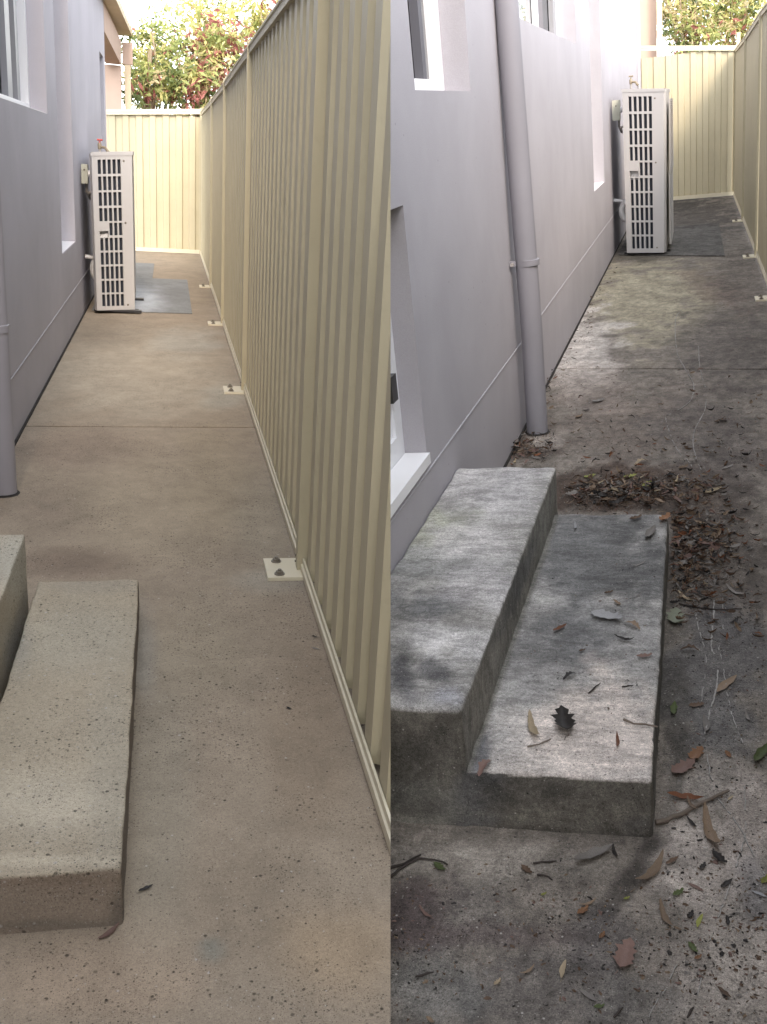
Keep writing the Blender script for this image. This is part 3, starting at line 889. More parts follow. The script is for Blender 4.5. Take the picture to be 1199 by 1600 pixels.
def fence_side(al, label, X, posts, ztops, y_end, seam=None, near=None, dirt='cream'):
    """Fence on the right of an alley: its face looks to -x. posts: y of each post, nearest first."""
    th_ = thing(al, 'steel_fence', label, 'fence', (X, posts[0], 0))
    face = X
    ys = ([near] if near else []) + posts + [y_end]
    zt = lambda y: np.interp(y, ztops[0], ztops[1])

    def put(name, bm, mat, par=th_, sm=None):
        if seam: clip(bm, al, seam)
        if not bm.verts: return None
        return obj(name, bm, mat, al, par, sm=sm)
    for i in range(len(ys) - 1):
        a, b = ys[i], ys[i + 1]
        if b - a < 0.08: continue
        a2 = a + (0.027 if a in posts else 0.002); b2 = b - (0.027 if b in posts else 0.004)
        za, zb_ = zt(a), zt(b); z1 = min(za, zb_) - 0.012
        bm = NB(); sheet_mesh(bm, a2, b2, 0.028, z1 - 0.004, X + 0.040); put('panel_sheet', bm, M['cream'])
        put('bottom_rail', rail_bm(a2, b2, 0.010, 0.054, face - 0.004, face + 0.007, 0.005), M['cream_pale'])
        bm = NB(); prof = [(face - 0.006, -0.042), (face - 0.006, -0.012), (face - 0.012, -0.010), (face - 0.012, 0.0), (face + 0.05, 0.0), (face + 0.05, -0.042)]
        A_ = [bm.verts.new((x, a2, za + z)) for x, z in prof]; B_ = [bm.verts.new((x, b2, zb_ + z)) for x, z in prof]
        for q in range(6):
            k = (q + 1) % 6; bm.faces.new((A_[q], A_[k], B_[k], B_[q]))
        bm.faces.new(A_[::-1]); bm.faces.new(B_)
        put('top_rail', bm, M['cream'])
    for y in posts:
        z1 = zt(y) + 0.022
        bm = bbox(face - 0.015, face + 0.05, y - 0.022, y + 0.022, 0.012, z1, 0.005)
        put('post', bm, M['cream'])
        bm = NB(); box(bm, face - 0.115, face + 0.03, y - 0.085, y + 0.085, 0.0005, 0.012)
        bevel(bm, 0.006, 2)
        pl = put('base_plate', bm, M['cream_pale'])
        for sy in (-0.055, 0.055):
            bm = NB(); c = Vector((face - 0.075, y + sy, 0.012))
            tube(bm, [c, c + Vector((0, 0, 0.003))], 0.017, 12); tube(bm, [c + Vector((0, 0, 0.0032)), c + Vector((0, 0, 0.011))], 0.012, 6)
            tube(bm, [c + Vector((0, 0, 0.0112)), c + Vector((0, 0, 0.017))], 0.006, 8)
            obj('bolt', bm, M['bolt'], al, pl)
        for z_ in (0.030, 0.05):
            bm = NB(); tube(bm, [(face - 0.0152, y + 0.012, z_), (face - 0.019, y + 0.012, z_)], 0.004, 6)
            obj('screw', bm, M['bolt'], al, th_)
    return th_


def fence_back(al, label, Y, x0, x1, zt0, zt1, post_x, skew=0.0):
    th_ = thing(al, 'steel_fence', label, 'fence', (x0, Y, 0))
    bm = NB(); sheet_mesh(bm, x0, x1, 0.03, min(zt0, zt1) - 0.01, Y + 0.02, P=0.172, depth=0.020, axis='x', phase=x0 + 0.02)
    obj('panel_sheet', bm, M['cream'], al, th_)
    bm = NB(); hexa(bm, [(x0, Y - 0.03, zt0 - 0.065), (x1, Y - 0.03, zt1 - 0.065), (x1, Y + 0.03, zt1 - 0.065), (x0, Y + 0.03, zt0 - 0.065), (x0, Y - 0.03, zt0), (x1, Y - 0.03, zt1), (x1, Y + 0.03, zt1), (x0, Y + 0.03, zt0)])
    bevel(bm, 0.006, 2); obj('top_rail', bm, M['cream_pale'], al, th_)
    bm = NB(); hexa(bm, [(x0, Y - 0.036, zt0 - 0.030), (x1, Y - 0.036, zt1 - 0.030), (x1, Y - 0.0302, zt1 - 0.030), (x0, Y - 0.0302, zt0 - 0.030), (x0, Y - 0.036, zt0 - 0.022), (x1, Y - 0.036, zt1 - 0.022), (x1, Y - 0.0302, zt1 - 0.022), (x0, Y - 0.0302, zt0 - 0.022)])
    obj('rail_lip', bm, M['cream_pale'], al, th_)
    bm = bbox(x0, x1, Y - 0.022, Y + 0.03, 0.006, 0.055, 0.004); obj('bottom_rail', bm, M['cream_pale'], al, th_)
    for px_ in post_x:
        bm = bbox(px_ - 0.026, px_ + 0.026, Y - 0.035, Y + 0.035, 0.0, max(zt0, zt1) + 0.01, 0.005); obj('post', bm, M['cream'], al, th_)
    return th_


def py_(al, x, y, X): return al.hx(x, y, X).y


postsL = [3.44 * K, 6.5 * K, 9.3 * K, 12.1 * K]
fence_side(L, 'cream corrugated steel fence along the washed path, running close past the camera', FL, postsL,
           ([0, 4.74 * K, 6.48 * K, 9 * K, 11.8 * K, 17 * K], [2.045 * K, 2.044 * K, 2.033 * K, 2.012 * K, 2.007 * K, 2.03 * K]), 16.2 * K, seam=SEAM, near=1.1)
fence_back(L, 'cream corrugated steel fence closing the far end of the washed path', YBL, L.hy(169, 300, YBL).x, FL + 0.03,
           L.hy(170, 171, YBL).z, L.hy(320, 170, YBL).z, [FL + 0.015])
pR = [py_(R, 1205, 520, FR), R.hz(1176, 401).y, R.hz(1161, 345).y]
fence_side(R, 'cream corrugated steel fence at the edge of the dirty leaf strewn path', FR, pR,
           ([0, 11.4 * K, 14 * K, 16.8 * K, 19 * K], [2.25 * K, 2.285 * K, 2.24 * K, 2.22 * K, 2.22 * K]), YBR - 0.08, near=-0.6)
fence_back(R, 'cream corrugated steel fence closing the far end of the dirty path', YBR, R.hy(1001, 200, YBR).x, FR + 0.07,
           R.hy(1001, 71, YBR).z, R.hy(1156, 71, YBR).z, [FR + 0.045])


# ------------------------------------------------------------------ air conditioning units
def ac_unit(al, label, bl, br, tl, tr, depth, X, guard_w):
    z0 = 0.030
    BL, BR = al.hz(*bl, z0), al.hz(*br, z0)
    n = Vector((-(BR.y - BL.y), BR.x - BL.x, 0))
    TL, TR = al.hp(*tl, BL, n), al.hp(*tr, BL, n)
    th_ = thing(al, 'air_conditioner', label, 'air conditioner', ((BL.x + BR.x) / 2, BL.y + depth / 2, 0.012))
    nn = n.normalized()
    if nn.y < 0: nn = -nn

    def P(u, v, d):
        p = (BL * (1 - u) + BR * u) * (1 - v) + (TL * (1 - u) + TR * u) * v
        return p + nn * d
    # slots of the side grille, as (u0, u1, v0, v1)
    us = [(0.140, 0.224), (0.262, 0.348), (0.385, 0.470), (0.508, 0.594), (0.630, 0.716)]
    rows = [(37, 127), (142, 230), (242, 328), (342, 427), (438, 520), (535, 618), (630, 710), (722, 805), (817, 897), (908, 988)]
    hole = []
    for k, (a, b) in enumerate(rows):
        for j, (u0, u1) in enumerate(us):
            if k == 4 and j < 2: continue
            hole.append((u0, u1, 1 - b / 1015, 1 - a / 1015))
    hand = (0.130, 0.360, 1 - 530 / 1015, 1 - 490 / 1015)
    bm = NB(); panel(bm, [0, 1], [0, 1], hole + [hand], P, 0.014)
    obj('side_grille', bm, M['casing'], al, th_)
    bm = NB(); hexa(bm, [P(0.375, 0.02, 0.022), P(0.98, 0.02, 0.022), P(0.98, 0.02, 0.03), P(0.375, 0.02, 0.03), P(0.375, 0.98, 0.022), P(0.98, 0.98, 0.022), P(0.98, 0.98, 0.03), P(0.375, 0.98, 0.03)])
    hexa(bm, [P(0.02, 0.02, 0.022), P(0.374, 0.02, 0.022), P(0.374, 0.02, 0.03), P(0.02, 0.02, 0.03), P(0.02, 0.46, 0.022), P(0.374, 0.46, 0.022), P(0.374, 0.46, 0.03), P(0.02, 0.46, 0.03)])
    hexa(bm, [P(0.02, 0.54, 0.022), P(0.374, 0.54, 0.022), P(0.374, 0.54, 0.03), P(0.02, 0.54, 0.03), P(0.02, 0.98, 0.022), P(0.374, 0.98, 0.022), P(0.374, 0.98, 0.03), P(0.02, 0.98, 0.03)])
    obj('slot_backing', bm, M['dark'], al, th_)
    h0, h1, h2, h3 = hand
    bm = NB(); hexa(bm, [P(h0 - .01, h2 - .004, 0.034), P(h1 + .01, h2 - .004, 0.016), P(h1 + .01, h2 - .004, 0.05), P(h0 - .01, h2 - .004, 0.05), P(h0 - .01, h3 + .004, 0.034), P(h1 + .01, h3 + .004, 0.034), P(h1 + .01, h3 + .004, 0.05), P(h0 - .01, h3 + .004, 0.05)])
    obj('hand_grip', bm, M['casing'], al, th_)
    # body behind the grille and the lid
    Y1 = Vector((0, depth, 0))
    bm = NB(); hexa(bm, [P(0, 0, 0.05), P(1, 0, 0.05), P(1, 0, 0.05) + Y1, P(0, 0, 0.05) + Y1, P(0, 1, 0.05), P(1, 1, 0.05), P(1, 1, 0.05) + Y1, P(0, 1, 0.05) + Y1])
    for u0, u1 in ((0.0, 0.02), (0.98, 1.0)):
        hexa(bm, [P(u0, 0, 0.0142), P(u1, 0, 0.0142), P(u1, 0, 0.0498), P(u0, 0, 0.0498), P(u0, 1, 0.0142), P(u1, 1, 0.0142), P(u1, 1, 0.0498), P(u0, 1, 0.0498)])
    obj('casing', bm, M['casing'], al, th_)
    bm = NB(); e = 0.012; t = 0.028 / (TL.z - BL.z)
    hexa(bm, [P(-e * 2, 1.0005 - t * 0.6, -0.004), P(1 + e * 2, 1.0005 - t * 0.6, -0.004), P(1 + e * 2, 1.0005 - t * .6, 0.05) + Y1, P(-e * 2, 1.0005 - t * .6, 0.05) + Y1,
              P(-e * 2, 1 + t * .5, -0.004), P(1 + e * 2, 1 + t * .5, -0.004), P(1 + e * 2, 1 + t * .5, 0.05) + Y1, P(-e * 2, 1 + t * .5, 0.05) + Y1])
    bevel(bm, 0.004, 2); obj('lid', bm, M['casing'], al, th_)
    for (u, v) in ((0.79, 0.952), (0.80, 0.567), (0.815, 0.033)):
        bm = NB(); c = P(u, v, -0.0005); tube(bm, [c + nn * 0.0, c - nn * 0.004], [0.009, 0.006], 8); obj('screw', bm, M['bolt'], al, th_)
    # fan guards on the face that looks across the path
    for (v0, v1) in ((0.505, 0.945), (0.045, 0.50)):
        bm = NB()
        c0 = P(1, v0, 0.10); c1 = P(1, v1, 0.10); Yd = Vector((0, depth - 0.12, 0))
        xx = max(c0.x, c1.x)
        zA, zB, yA_ = c0.z, c1.z, c0.y
        nb = 34
        for k in range(nb + 1):
            z = zA + (zB - zA) * k / nb
            box(bm, xx + guard_w - 0.006, xx + guard_w, yA_ + 0.006, yA_ + Yd.y - 0.006, z - 0.0022, z + 0.0022)
        for yy in (yA_, yA_ + Yd.y - 0.012):
            box(bm, xx + 0.002, xx + guard_w - 0.0065, yy, yy + 0.012, zA, zB)
        for k in range(5):
            yy = yA_ + 0.05 + (Yd.y - 0.1) * k / 4
            box(bm, xx + 0.002, xx + guard_w - 0.0065, yy, yy + 0.006, zA, zB)
        obj('fan_guard', bm, M['wire'], al, th_)
        bm = NB(); cc = Vector((xx + 0.001, yA_ + Yd.y / 2, (zA + zB) / 2)); rad = min((zB - zA), Yd.y) * 0.46
        tube(bm, [cc, cc + Vector((0.004, 0, 0))], rad, 28); obj('fan_opening', bm, M['dark'], al, th_)
    for yy in (0.10, depth - 0.10):
        bm = NB(); y = BL.y + yy
        box(bm, BL.x - 0.03, BR.x + 0.055, y - 0.03, y + 0.03, 0.0125, 0.0295); obj('foot', bm, M['black'], al, th_)
    bm = NB(); box(bm, BL.x + 0.005, BR.x + 0.03, BL.y + 0.018 + max(0, BR.y - BL.y), BL.y + 0.05 + max(0, BR.y - BL.y), 0.0125, 0.0295); obj('base_tray', bm, M['black'], al, th_)
    return BL, BR, TL, TR


aL = ac_unit(L, 'tall off white outdoor air conditioner beside the washed path', (152, 485), (211, 483.5), (143, 240), (206, 239), 0.98, WL, 0.024)
aR = ac_unit(R, 'tall off white outdoor air conditioner at the far end of the dirty path', (980, 395), (1038, 394.5), (972.5, 141), (1037.5, 140), 1.20, WR, 0.022)


def ac_extras(al, X, box_px, tap_px, duct_px, BL, TL, names):
    # isolator switch on the wall
    (x0, y0, x1, y1) = box_px
    p = al.hx(x0 + 1, (y0 + y1) / 2, X); yb = p.y
    zt_, zb_ = al.hy(x0, y0, yb).z, al.hy(x0, y1, yb).z
    xr = al.hy(x1, (y0 + y1) / 2, yb).x
    t = thing(al, 'isolator_switch', names[0], 'switch box', (X, yb, zb_))
    bm = bbox(X + 0.0005, xr, yb, yb + 0.11, zb_, zt_, 0.008, 3); obj('cover', bm, M['isolator'], al, t, sm=40)
    bm = NB(); c = Vector(((X + xr) / 2, yb - 0.001, zb_ + (zt_ - zb_) * 0.72)); tube(bm, [c, c - Vector((0, 0.006, 0))], 0.007, 8); obj('screw', bm, M['bolt'], al, t)
    bm = NB(); c = Vector((xr, yb + 0.05, (zt_ + zb_) / 2)); tube(bm, [c + Vector((0.001, 0, 0)), c + Vector((0.02, 0, 0))], 0.028, 14); obj('switch_knob', bm, M['white'], al, t)
    bm = NB(); c = Vector((xr - 0.015, yb + 0.06, zb_)); q = Vector((BL.x, BL.y + 0.25, zb_ - 0.05))
    tube(bm, [c - Vector((0, 0, 0.001)), c - Vector((0, 0, 0.06)), c + Vector((0.02, 0.1, -0.12)), q - Vector((0.05, 0, 0.02)), q - Vector((0.003, 0, 0))], 0.012, 8); obj('conduit', bm, M['wire'], al, t, sm=60)
    # tap on a standpipe
    (tx, ty0, ty1) = tap_px
    yt = BL.y + 1.35
    top = al.hy(tx, ty0, yt); foot_ = Vector((top.x, top.y, 0.0))
    t = thing(al, 'garden_tap', names[1], 'tap', foot_)
    h = top.z
    bm = NB(); tube(bm, [(top.x, yt, 0.0), (top.x, yt, h - 0.09)], 0.011, 10); obj('standpipe', bm, M['wire'], al, t, sm=60)
    bm = NB(); tube(bm, [(top.x, yt, h - 0.0905), (top.x, yt, h - 0.05), (top.x, yt, h - 0.035)], [0.016, 0.018, 0.010], 10)
    tube(bm, [(top.x, yt, h - 0.07), (top.x + 0.05, yt - 0.03, h - 0.075), (top.x + 0.075, yt - 0.045, h - 0.11)], [0.012, 0.012, 0.014], 8); obj('tap_body', bm, M['brass'], al, t, sm=50)
    bm = NB(); tube(bm, [(top.x - 0.022, yt, h - 0.012), (top.x + 0.026, yt, h - 0.012)], 0.008, 8); tube(bm, [(top.x, yt, h - 0.0345), (top.x, yt, h - 0.0235)], 0.008, 8); obj('handle', bm, M['red'] if al is L else M['brass'], al, t, sm=50)
    bm = NB(); tube(bm, [(top.x + 0.08, yt - 0.046, h - 0.111), (top.x + 0.11, yt - 0.05, h - 0.2), (top.x + 0.16, yt - 0.03, h - 0.4)], 0.008, 8); obj('hose', bm, M['wire'], al, t, sm=60)
    # lagged refrigerant pipes
    (dx0, dy0, dx1, dy1) = duct_px
    yd = BL.y + 0.30
    a, b = al.hy(dx0, dy0, yd), al.hy(dx1, dy1, yd)
    t = thing(al, 'refrigerant_pipe', names[2], 'pipe', (X, yd, 0))
    zt_, zb_ = a.z, b.z
    rr_ = 0.030
    pts = []
    xm = a.x + rr_
    for k in range(9):
        q = k / 8 * math.pi
        pts.append((BL.x - (BL.x - xm) * math.sin(q) - 0.002, yd, zb_ + 0.04 + (zt_ - zb_ - 0.08) * (1 + math.cos(q)) / 2))
    bm = NB(); tube(bm, pts, rr_, 12); obj('lagging', bm, M['pipewhite'], al, t, sm=60)
    bm = NB(); tube(bm, [(X + 0.001, yd + 0.06, zt_ - 0.02), (xm + 0.02, yd + 0.04, zt_ - 0.03), (BL.x - 0.005, yd + 0.045, zt_ - 0.12)], 0.018, 10); obj('drain_pipe', bm, M['pipewhite'], al, t, sm=60)


ac_extras(L, WL, (126, 256, 137, 286), (155.5, 216, 237), (140, 398, 148, 443), aL[0], aL[2],
          ('ivory isolator box on the wall by the air conditioner of the washed path', 'red handled garden tap behind the air conditioner of the washed path', 'white lagged pipe looping behind the air conditioner of the washed path'))
ac_extras(R, WR, (956, 157, 969, 189), (986, 117, 137), (967, 310, 977, 350), aR[0], aR[2],
          ('ivory isolator box on the wall by the air conditioner of the dirty path', 'garden tap behind the air conditioner of the dirty path', 'white lagged pipe looping behind the air conditioner of the dirty path'))


# ------------------------------------------------------------------ trees beyond the back fences
def tree(al, name, label, base, h, blobs, n, mix, seed, group, ls=0.13, limbs=None):
    rnd = random.Random(seed)
    t = thing(al, name, label, 'tree', base, group)
    b = Vector(base)
    bm = NB()
    tube(bm, [b, b + Vector((0.05, 0, h * 0.3)), b + Vector((-0.05, 0.05, h * 0.55)), b + Vector((0.03, 0, h * 0.8))], [0.13, 0.10, 0.07, 0.03], 8)
    for (c, r) in blobs:
        c = Vector(c); s = b + Vector((0, 0, h * rnd.uniform(0.25, 0.5)))
        for k in range(3):
            e = c + Vector((rnd.uniform(-1, 1), rnd.uniform(-1, 1), rnd.uniform(-0.8, 1))) * r * 0.8
            m_ = s.lerp(e, 0.5) + Vector((rnd.uniform(-.1, .1), rnd.uniform(-.1, .1), rnd.uniform(0.0, .2)))
            tube(bm, [s, m_, e], [0.035, 0.02, 0.006], 5)
    obj('trunk', bm, M['bark'], al, t, sm=60)
    vs, fs, mi = [], [], []
    tot = sum(r ** 2 for _, r in blobs)
    for (c, r) in blobs:
        c = Vector(c)
        k = int(n * r * r / tot)
        ncl = max(8, k // 26)
        cl = []
        for _ in range(ncl):
            d = Vector((rnd.gauss(0, 1), rnd.gauss(0, 1), rnd.gauss(0, 1))).normalized() * r * rnd.uniform(0.35, 1.05)
            hang = rnd.random()
            cl.append((c + d, rnd.uniform(0.12, 0.30), rnd.choices(range(5), mix)[0], Vector((rnd.uniform(-1, 1), rnd.uniform(-1, 1), rnd.uniform(-1.2, 0.4))).normalized()))
        for _ in range(k):
            cc, cr, m_, drp = rnd.choice(cl)
            p = cc + drp * rnd.uniform(-1, 1.4) * cr + Vector((rnd.gauss(0, 1), rnd.gauss(0, 1), rnd.gauss(0, 1))) * cr * 0.35
            a = (drp + Vector((rnd.gauss(0, 1), rnd.gauss(0, 1), rnd.gauss(0, 1))) * 0.55).normalized()
            s_ = a.cross(Vector((rnd.gauss(0, 1), rnd.gauss(0, 1), rnd.gauss(0, 1)))).normalized()
            l = ls * rnd.uniform(0.6, 1.35); w = l * rnd.uniform(0.11, 0.2)
            i = len(vs)
            up_ = a.cross(s_) * l * rnd.uniform(-.12, .12)
            vs += [p - a * l / 2, p + s_ * w + up_, p + a * l / 2, p - s_ * w + up_]
            fs.append((i, i + 1, i + 2, i + 3)); mi.append(m_ if rnd.random() < 0.8 else rnd.choices(range(5), mix)[0])
    me = bpy.data.meshes.new('crown')
    me.from_pydata([v - b for v in vs], [], fs)
    for m_ in M['fol']: me.materials.append(m_)
    me.polygons.foreach_set('material_index', mi)
    o = bpy.data.objects.new('crown', me); COL.objects.link(o); o.parent = t
    return t


def at(al, x, y, Y): return tuple(al.hy(x, y, Y))


YT = YBL + 3.2
for al, Y_ in ((L, YBL), (R, YBR)):
    bm = NB(); box(bm, -4, 2.2, Y_ + 0.55, Y_ + 14, -0.5, -0.06); obj('garden_bed', bm, M['soil'], al, None, base=(0, Y_ + 2, -0.5), kind='structure')
GT = 'trees behind the back fence of the washed path'
tree(L, 'shrubby_tree', 'dark leafy tree next to the porch post of the washed path', (*at(L, 235, 300, YT)[:2], -0.06), 3.6,
     [(at(L, 240, 130, YT), 0.42), (at(L, 222, 90, YT), 0.34), (at(L, 268, 110, YT), 0.42), (at(L, 250, 60, YT + .4), 0.42), (at(L, 285, 150, YT), 0.35), (at(L, 225, 150, YT - .3), 0.3)], 3200,
     (5, 4, 3, 1.0, 1.2), 3, GT)
tree(L, 'shrubby_tree', 'red flushed tree in the middle above the back fence of the washed path', (*at(L, 315, 300, YT + .5)[:2], -0.06), 3.8,
     [(at(L, 315, 90, YT + .5), 0.42), (at(L, 340, 70, YT + .5), 0.42), (at(L, 300, 130, YT), 0.34), (at(L, 330, 125, YT), 0.32), (at(L, 352, 100, YT + .3), 0.3)], 3200,
     (2.2, 3, 3.2, 4.2, 1.5), 5, GT)
tree(L, 'shrubby_tree', 'pale yellow green tree with its tips above the cream side fence', (*at(L, 400, 300, YT + 1.5)[:2], -0.06), 4.6,
     [(at(L, 380, 30, YT + 1.5), 0.55), (at(L, 415, 10, YT + 1.5), 0.5), (at(L, 335, 25, YT + 1.7), 0.5), (at(L, 290, 20, YT + 1.8), 0.4), (at(L, 430, 60, YT + 1.5), 0.4)], 2400,
     (0.8, 3, 6, 0.4, 2), 8, GT)
YT2 = YBR + 3.6
GT2 = 'trees behind the back fence of the dirty path'
tree(R, 'shrubby_tree', 'straw toned drooping tree behind the back fence of the dirty path', (*at(R, 1085, 200, YT2)[:2], -0.06), 3.6,
     [(at(R, 1060, 40, YT2), 0.45), (at(R, 1095, 45, YT2), 0.45), (at(R, 1050, 5, YT2 + .3), 0.5), (at(R, 1110, 10, YT2 + .3), 0.5), (at(R, 1080, -40, YT2 + .3), 0.6)], 3700,
     (3.5, 4, 4, 0.8, 3.5), 13, GT2)
tree(R, 'shrubby_tree', 'yellow green tree at the corner of the cream fences of the dirty path', (*at(R, 1160, 200, YT2 + .6)[:2], -0.06), 4.0,
     [(at(R, 1140, 40, YT2 + .6), 0.5), (at(R, 1170, 20, YT2 + .6), 0.55), (at(R, 1150, -30, YT2 + .8), 0.6), (at(R, 1190, 50, YT2 + .8), 0.4)], 3000,
     (1.8, 3.5, 5, 0.5, 3), 17, GT2)


# ------------------------------------------------------------------ fallen leaves, twigs and litter
def leaf_mesh(i, w, curl, fold, wob, lobes=0):
    rnd = random.Random(100 + i)
    vs, fs = [], []
    n = 12
    for k in range(n + 1):
        t = k / n
        x = t - 0.5
        ww = 0.68 * w * (math.sin(math.pi * min(1, t * 0.96 + 0.03)) ** 0.75) * (1 + wob * rnd.uniform(-1, 1))
        if k == n: ww = 0.003
        if k == 0: ww = 0.012
        z = curl * (x * x * 4) * 0.25 + rnd.uniform(-1, 1) * 0.012
        y0 = 0.06 * math.sin(t * 3 + i)
        for s in (-1, -0.5, 0, 0.5, 1):
            e = rnd.uniform(-1, 1) * wob * w * 0.25 if abs(s) == 1 else 0
            vs.append((x, y0 + s * ww + e, z + abs(s) * ww * fold + rnd.uniform(-1, 1) * 0.010 * abs(s)))
    for k in range(n):
        for s in range(4):
            a = k * 5 + s
            fs.append((a, a + 1, a + 6, a + 5))
    # short stalk
    i0 = len(vs)
    vs += [(-0.5, -0.008, 0.0), (-0.5, 0.008, 0.0), (-0.66, 0.03, 0.01), (-0.66, 0.018, 0.01)]
    fs.append((i0, i0 + 1, i0 + 2, i0 + 3))
    zmin = min(v[2] for v in vs)
    me = bpy.data.meshes.new('leaf')
    me.from_pydata([(x, y, z - zmin) for x, y, z in vs], [], fs)
    me.materials.append(LEAF['brown'])
    for p in me.polygons: p.use_smooth = True
    return me


LM = [leaf_mesh(0, 0.16, 0.3, 0.3, 0.1), leaf_mesh(1, 0.20, 0.5, 0.5, 0.2), leaf_mesh(2, 0.26, 0.6, 0.6, 0.35), leaf_mesh(3, 0.12, 0.8, 0.4, 0.15),
      leaf_mesh(4, 0.09, 0.5, 0.3, 0.1), leaf_mesh(5, 0.32, 0.5, 0.35, 0.4), leaf_mesh(6, 0.22, -0.5, 0.5, 0.3), leaf_mesh(7, 0.14, 1.0, 0.8, 0.2)]


def leaf(al, p0, p1, shape, colour, label, z=0.0, group=None, lift=0.002, roll=0.0, flatten=1.0, cat='leaf', pos=None):
    a, b = (al.hz(*p0, z), al.hz(*p1, z)) if pos is None else pos
    d = b - a; l = d.length
    o = bpy.data.objects.new('leaf', LM[shape]); COL.objects.link(o)
    q = Matrix.Rotation(math.atan2(d.y, d.x), 4, 'Z') @ Matrix.Rotation(roll, 4, 'X')
    o.matrix_world = al.M @ Matrix.Translation((a + b) / 2 + Vector((0, 0, lift))) @ q @ Matrix.Diagonal((l, l, l * flatten, 1))
    o.material_slots[0].link = 'OBJECT'; o.material_slots[0].material = LEAF[colour]
    props(o, label, cat, group)
    return o


def twig(al, pts, r, mat, label, z=0.0, cat='twig'):
    P = [al.hz(x, y, z) + Vector((0, 0, r + 0.001)) for x, y in pts]
    bm = NB(); n = len(P)
    rr_ = [r * (1 - 0.45 * i / (n - 1)) for i in range(n)]
    D = []; RR = []
    rnd = random.Random(int(pts[0][0]))
    for i in range(n - 1):
        for k in range(3):
            D.append(P[i].lerp(P[i + 1], k / 3) + Vector((rnd.uniform(-1, 1), rnd.uniform(-1, 1), rnd.uniform(0, 1))) * r * 0.5); RR.append(rr_[i] * rnd.uniform(0.85, 1.15))
    D.append(P[-1]); RR.append(rr_[-1])
    tube(bm, D, RR, 6)
    o = obj('twig', bm, mat, al, None, base=P[0], sm=60)
    props(o, label, cat)
    return o


lv = lambda *a, **k: leaf(R, *a, **k)
T = zl + 0.002
# on the lower tread
lv((926, 960), (973, 973), 5, 'silver', 'crumpled silver grey leaf lying on the lower grimy tread', z=T)
lv((977, 974), (1000, 986), 6, 'tan', 'small tan leaf touching the silver grey leaf on the tread', z=T)
lv((960, 1000), (992, 1004), 7, 'dark', 'dark curled leaf on the tread just below the silver grey leaf', z=T)
lv((866, 990), (885, 978), 1, 'rust', 'small orange brown leaf alone near the riser on the dark tread', z=T)
lv((995, 1030), (1019, 1025), 2, 'pinkish', 'pinkish brown leaf near the outer edge of the lower tread', z=T)
lv((884, 1152), (882, 1115), 5, 'dark', 'jagged black leaf on the bright part of the lower tread', z=T, flatten=1.6)
lv((828, 1122), (846, 1160), 3, 'cream', 'pale curled strip of leaf beside the black leaf on the tread', z=T)
lv((880, 1064), (902, 1054), 6, 'dark', 'dark scrap of leaf halfway along the tread near the riser', z=T)
lv((962, 1172), (966, 1148), 4, 'rust', 'slender rust leaf near the front edge of the bright tread', z=T)
lv((748, 1215), (770, 1190), 6, 'pinkish', 'folded reddish leaf at the foot of the riser on the front corner', z=T)
lv((945, 930), (958, 925), 2, 'brown', 'small brown leaf above the silver grey leaf on the dark tread', z=T)
lv((958, 940), (972, 948), 1, 'tan', 'little tan leaf directly above the silver grey leaf', z=T)
lv((988, 934), (1005, 928), 4, 'grey', 'thin pale leaf on the dark tread right of the small brown leaf', z=T)
lv((986, 886), (1010, 880), 4, 'grey', 'thin grey leaf on the upper dark part of the lower tread', z=T)
lv((1014, 845), (1022, 826), 1, 'grey', 'pale pointed leaf on the back corner of the lower tread', z=T)
lv((985, 815), (1002, 808), 2, 'brown', 'brown leaf at the back edge of the lower tread', z=T)
lv((1034, 818), (1044, 806), 2, 'orange', 'orange leaf on the very back corner of the lower tread', z=T)
lv((905, 1020), (915, 1016), 2, 'brown', 'tiny brown flake in the middle of the lower tread', z=T)
lv((897, 830), (900, 818), 4, 'silver', 'white sliver of leaf at the back of the tread by the riser', z=T)
twig(R, [(824, 1169), (842, 1166), (861, 1157)], 0.0022, M['twig'], 'thin grey twig on the bright tread under the pale strip', T)
twig(R, [(975, 1127), (990, 1134), (1010, 1135), (1028, 1138)], 0.0028, M['twig'], 'pale bent twig reaching over the edge of the lower tread', T)
twig(R, [(920, 1085), (938, 1070)], 0.002, M['darktwig'], 'short dark twig on the tread above the black leaf', T)
twig(R, [(972, 1075), (990, 1073)], 0.002, M['darktwig'], 'short black twig lying crosswise near the outer edge of the tread', T)
# on the path beside the steps
lv((1052, 980), (1060, 956), 5, 'sage', 'pale sage green leaf against the side of the steps')
lv((1056, 1121), (1053, 1100), 1, 'green', 'bright green leaf in the dark corner beside the steps')
lv((1063, 1018), (1094, 1020), 6, 'brown', 'curled brown leaf below the pale sage leaf', flatten=1.5)
lv((1076, 1105), (1102, 1103), 5, 'brown', 'broad dark brown leaf right of the bright green leaf')
lv((1121, 1086), (1152, 1060), 0, 'tan', 'tan curled leaf lying across the pale trails')
lv((1100, 1120), (1103, 1147), 0, 'grey', 'grey pointed leaf hanging at the end of a pale trail')
lv((1077, 1190), (1100, 1172), 5, 'orange', 'broad orange brown leaf lying on a darker leaf')
lv((1048, 1212), (1088, 1194), 5, 'pinkish', 'broad dull brown leaf under the orange brown leaf')
lv((1133, 1176), (1144, 1186), 2, 'orange', 'small pink orange leaf right of the broad orange brown leaf')
lv((1184, 1197), (1199, 1166), 1, 'green', 'olive green leaf at the outer edge of the dirty path')
lv((1043, 1249), (1100, 1253), 1, 'rust', 'long rust red leaf above the thick grey twig', flatten=1.4)
lv((1074, 1256), (1092, 1276), 3, 'tan', 'tan curled leaf lying across the thick grey twig', lift=0.012)
lv((1072, 1282), (1090, 1298), 7, 'dark', 'dark curled leaf under the thick grey twig')
lv((1101, 1275), (1131, 1338), 3, 'tan', 'long brown curled leaf right of the thick twig', flatten=1.3)
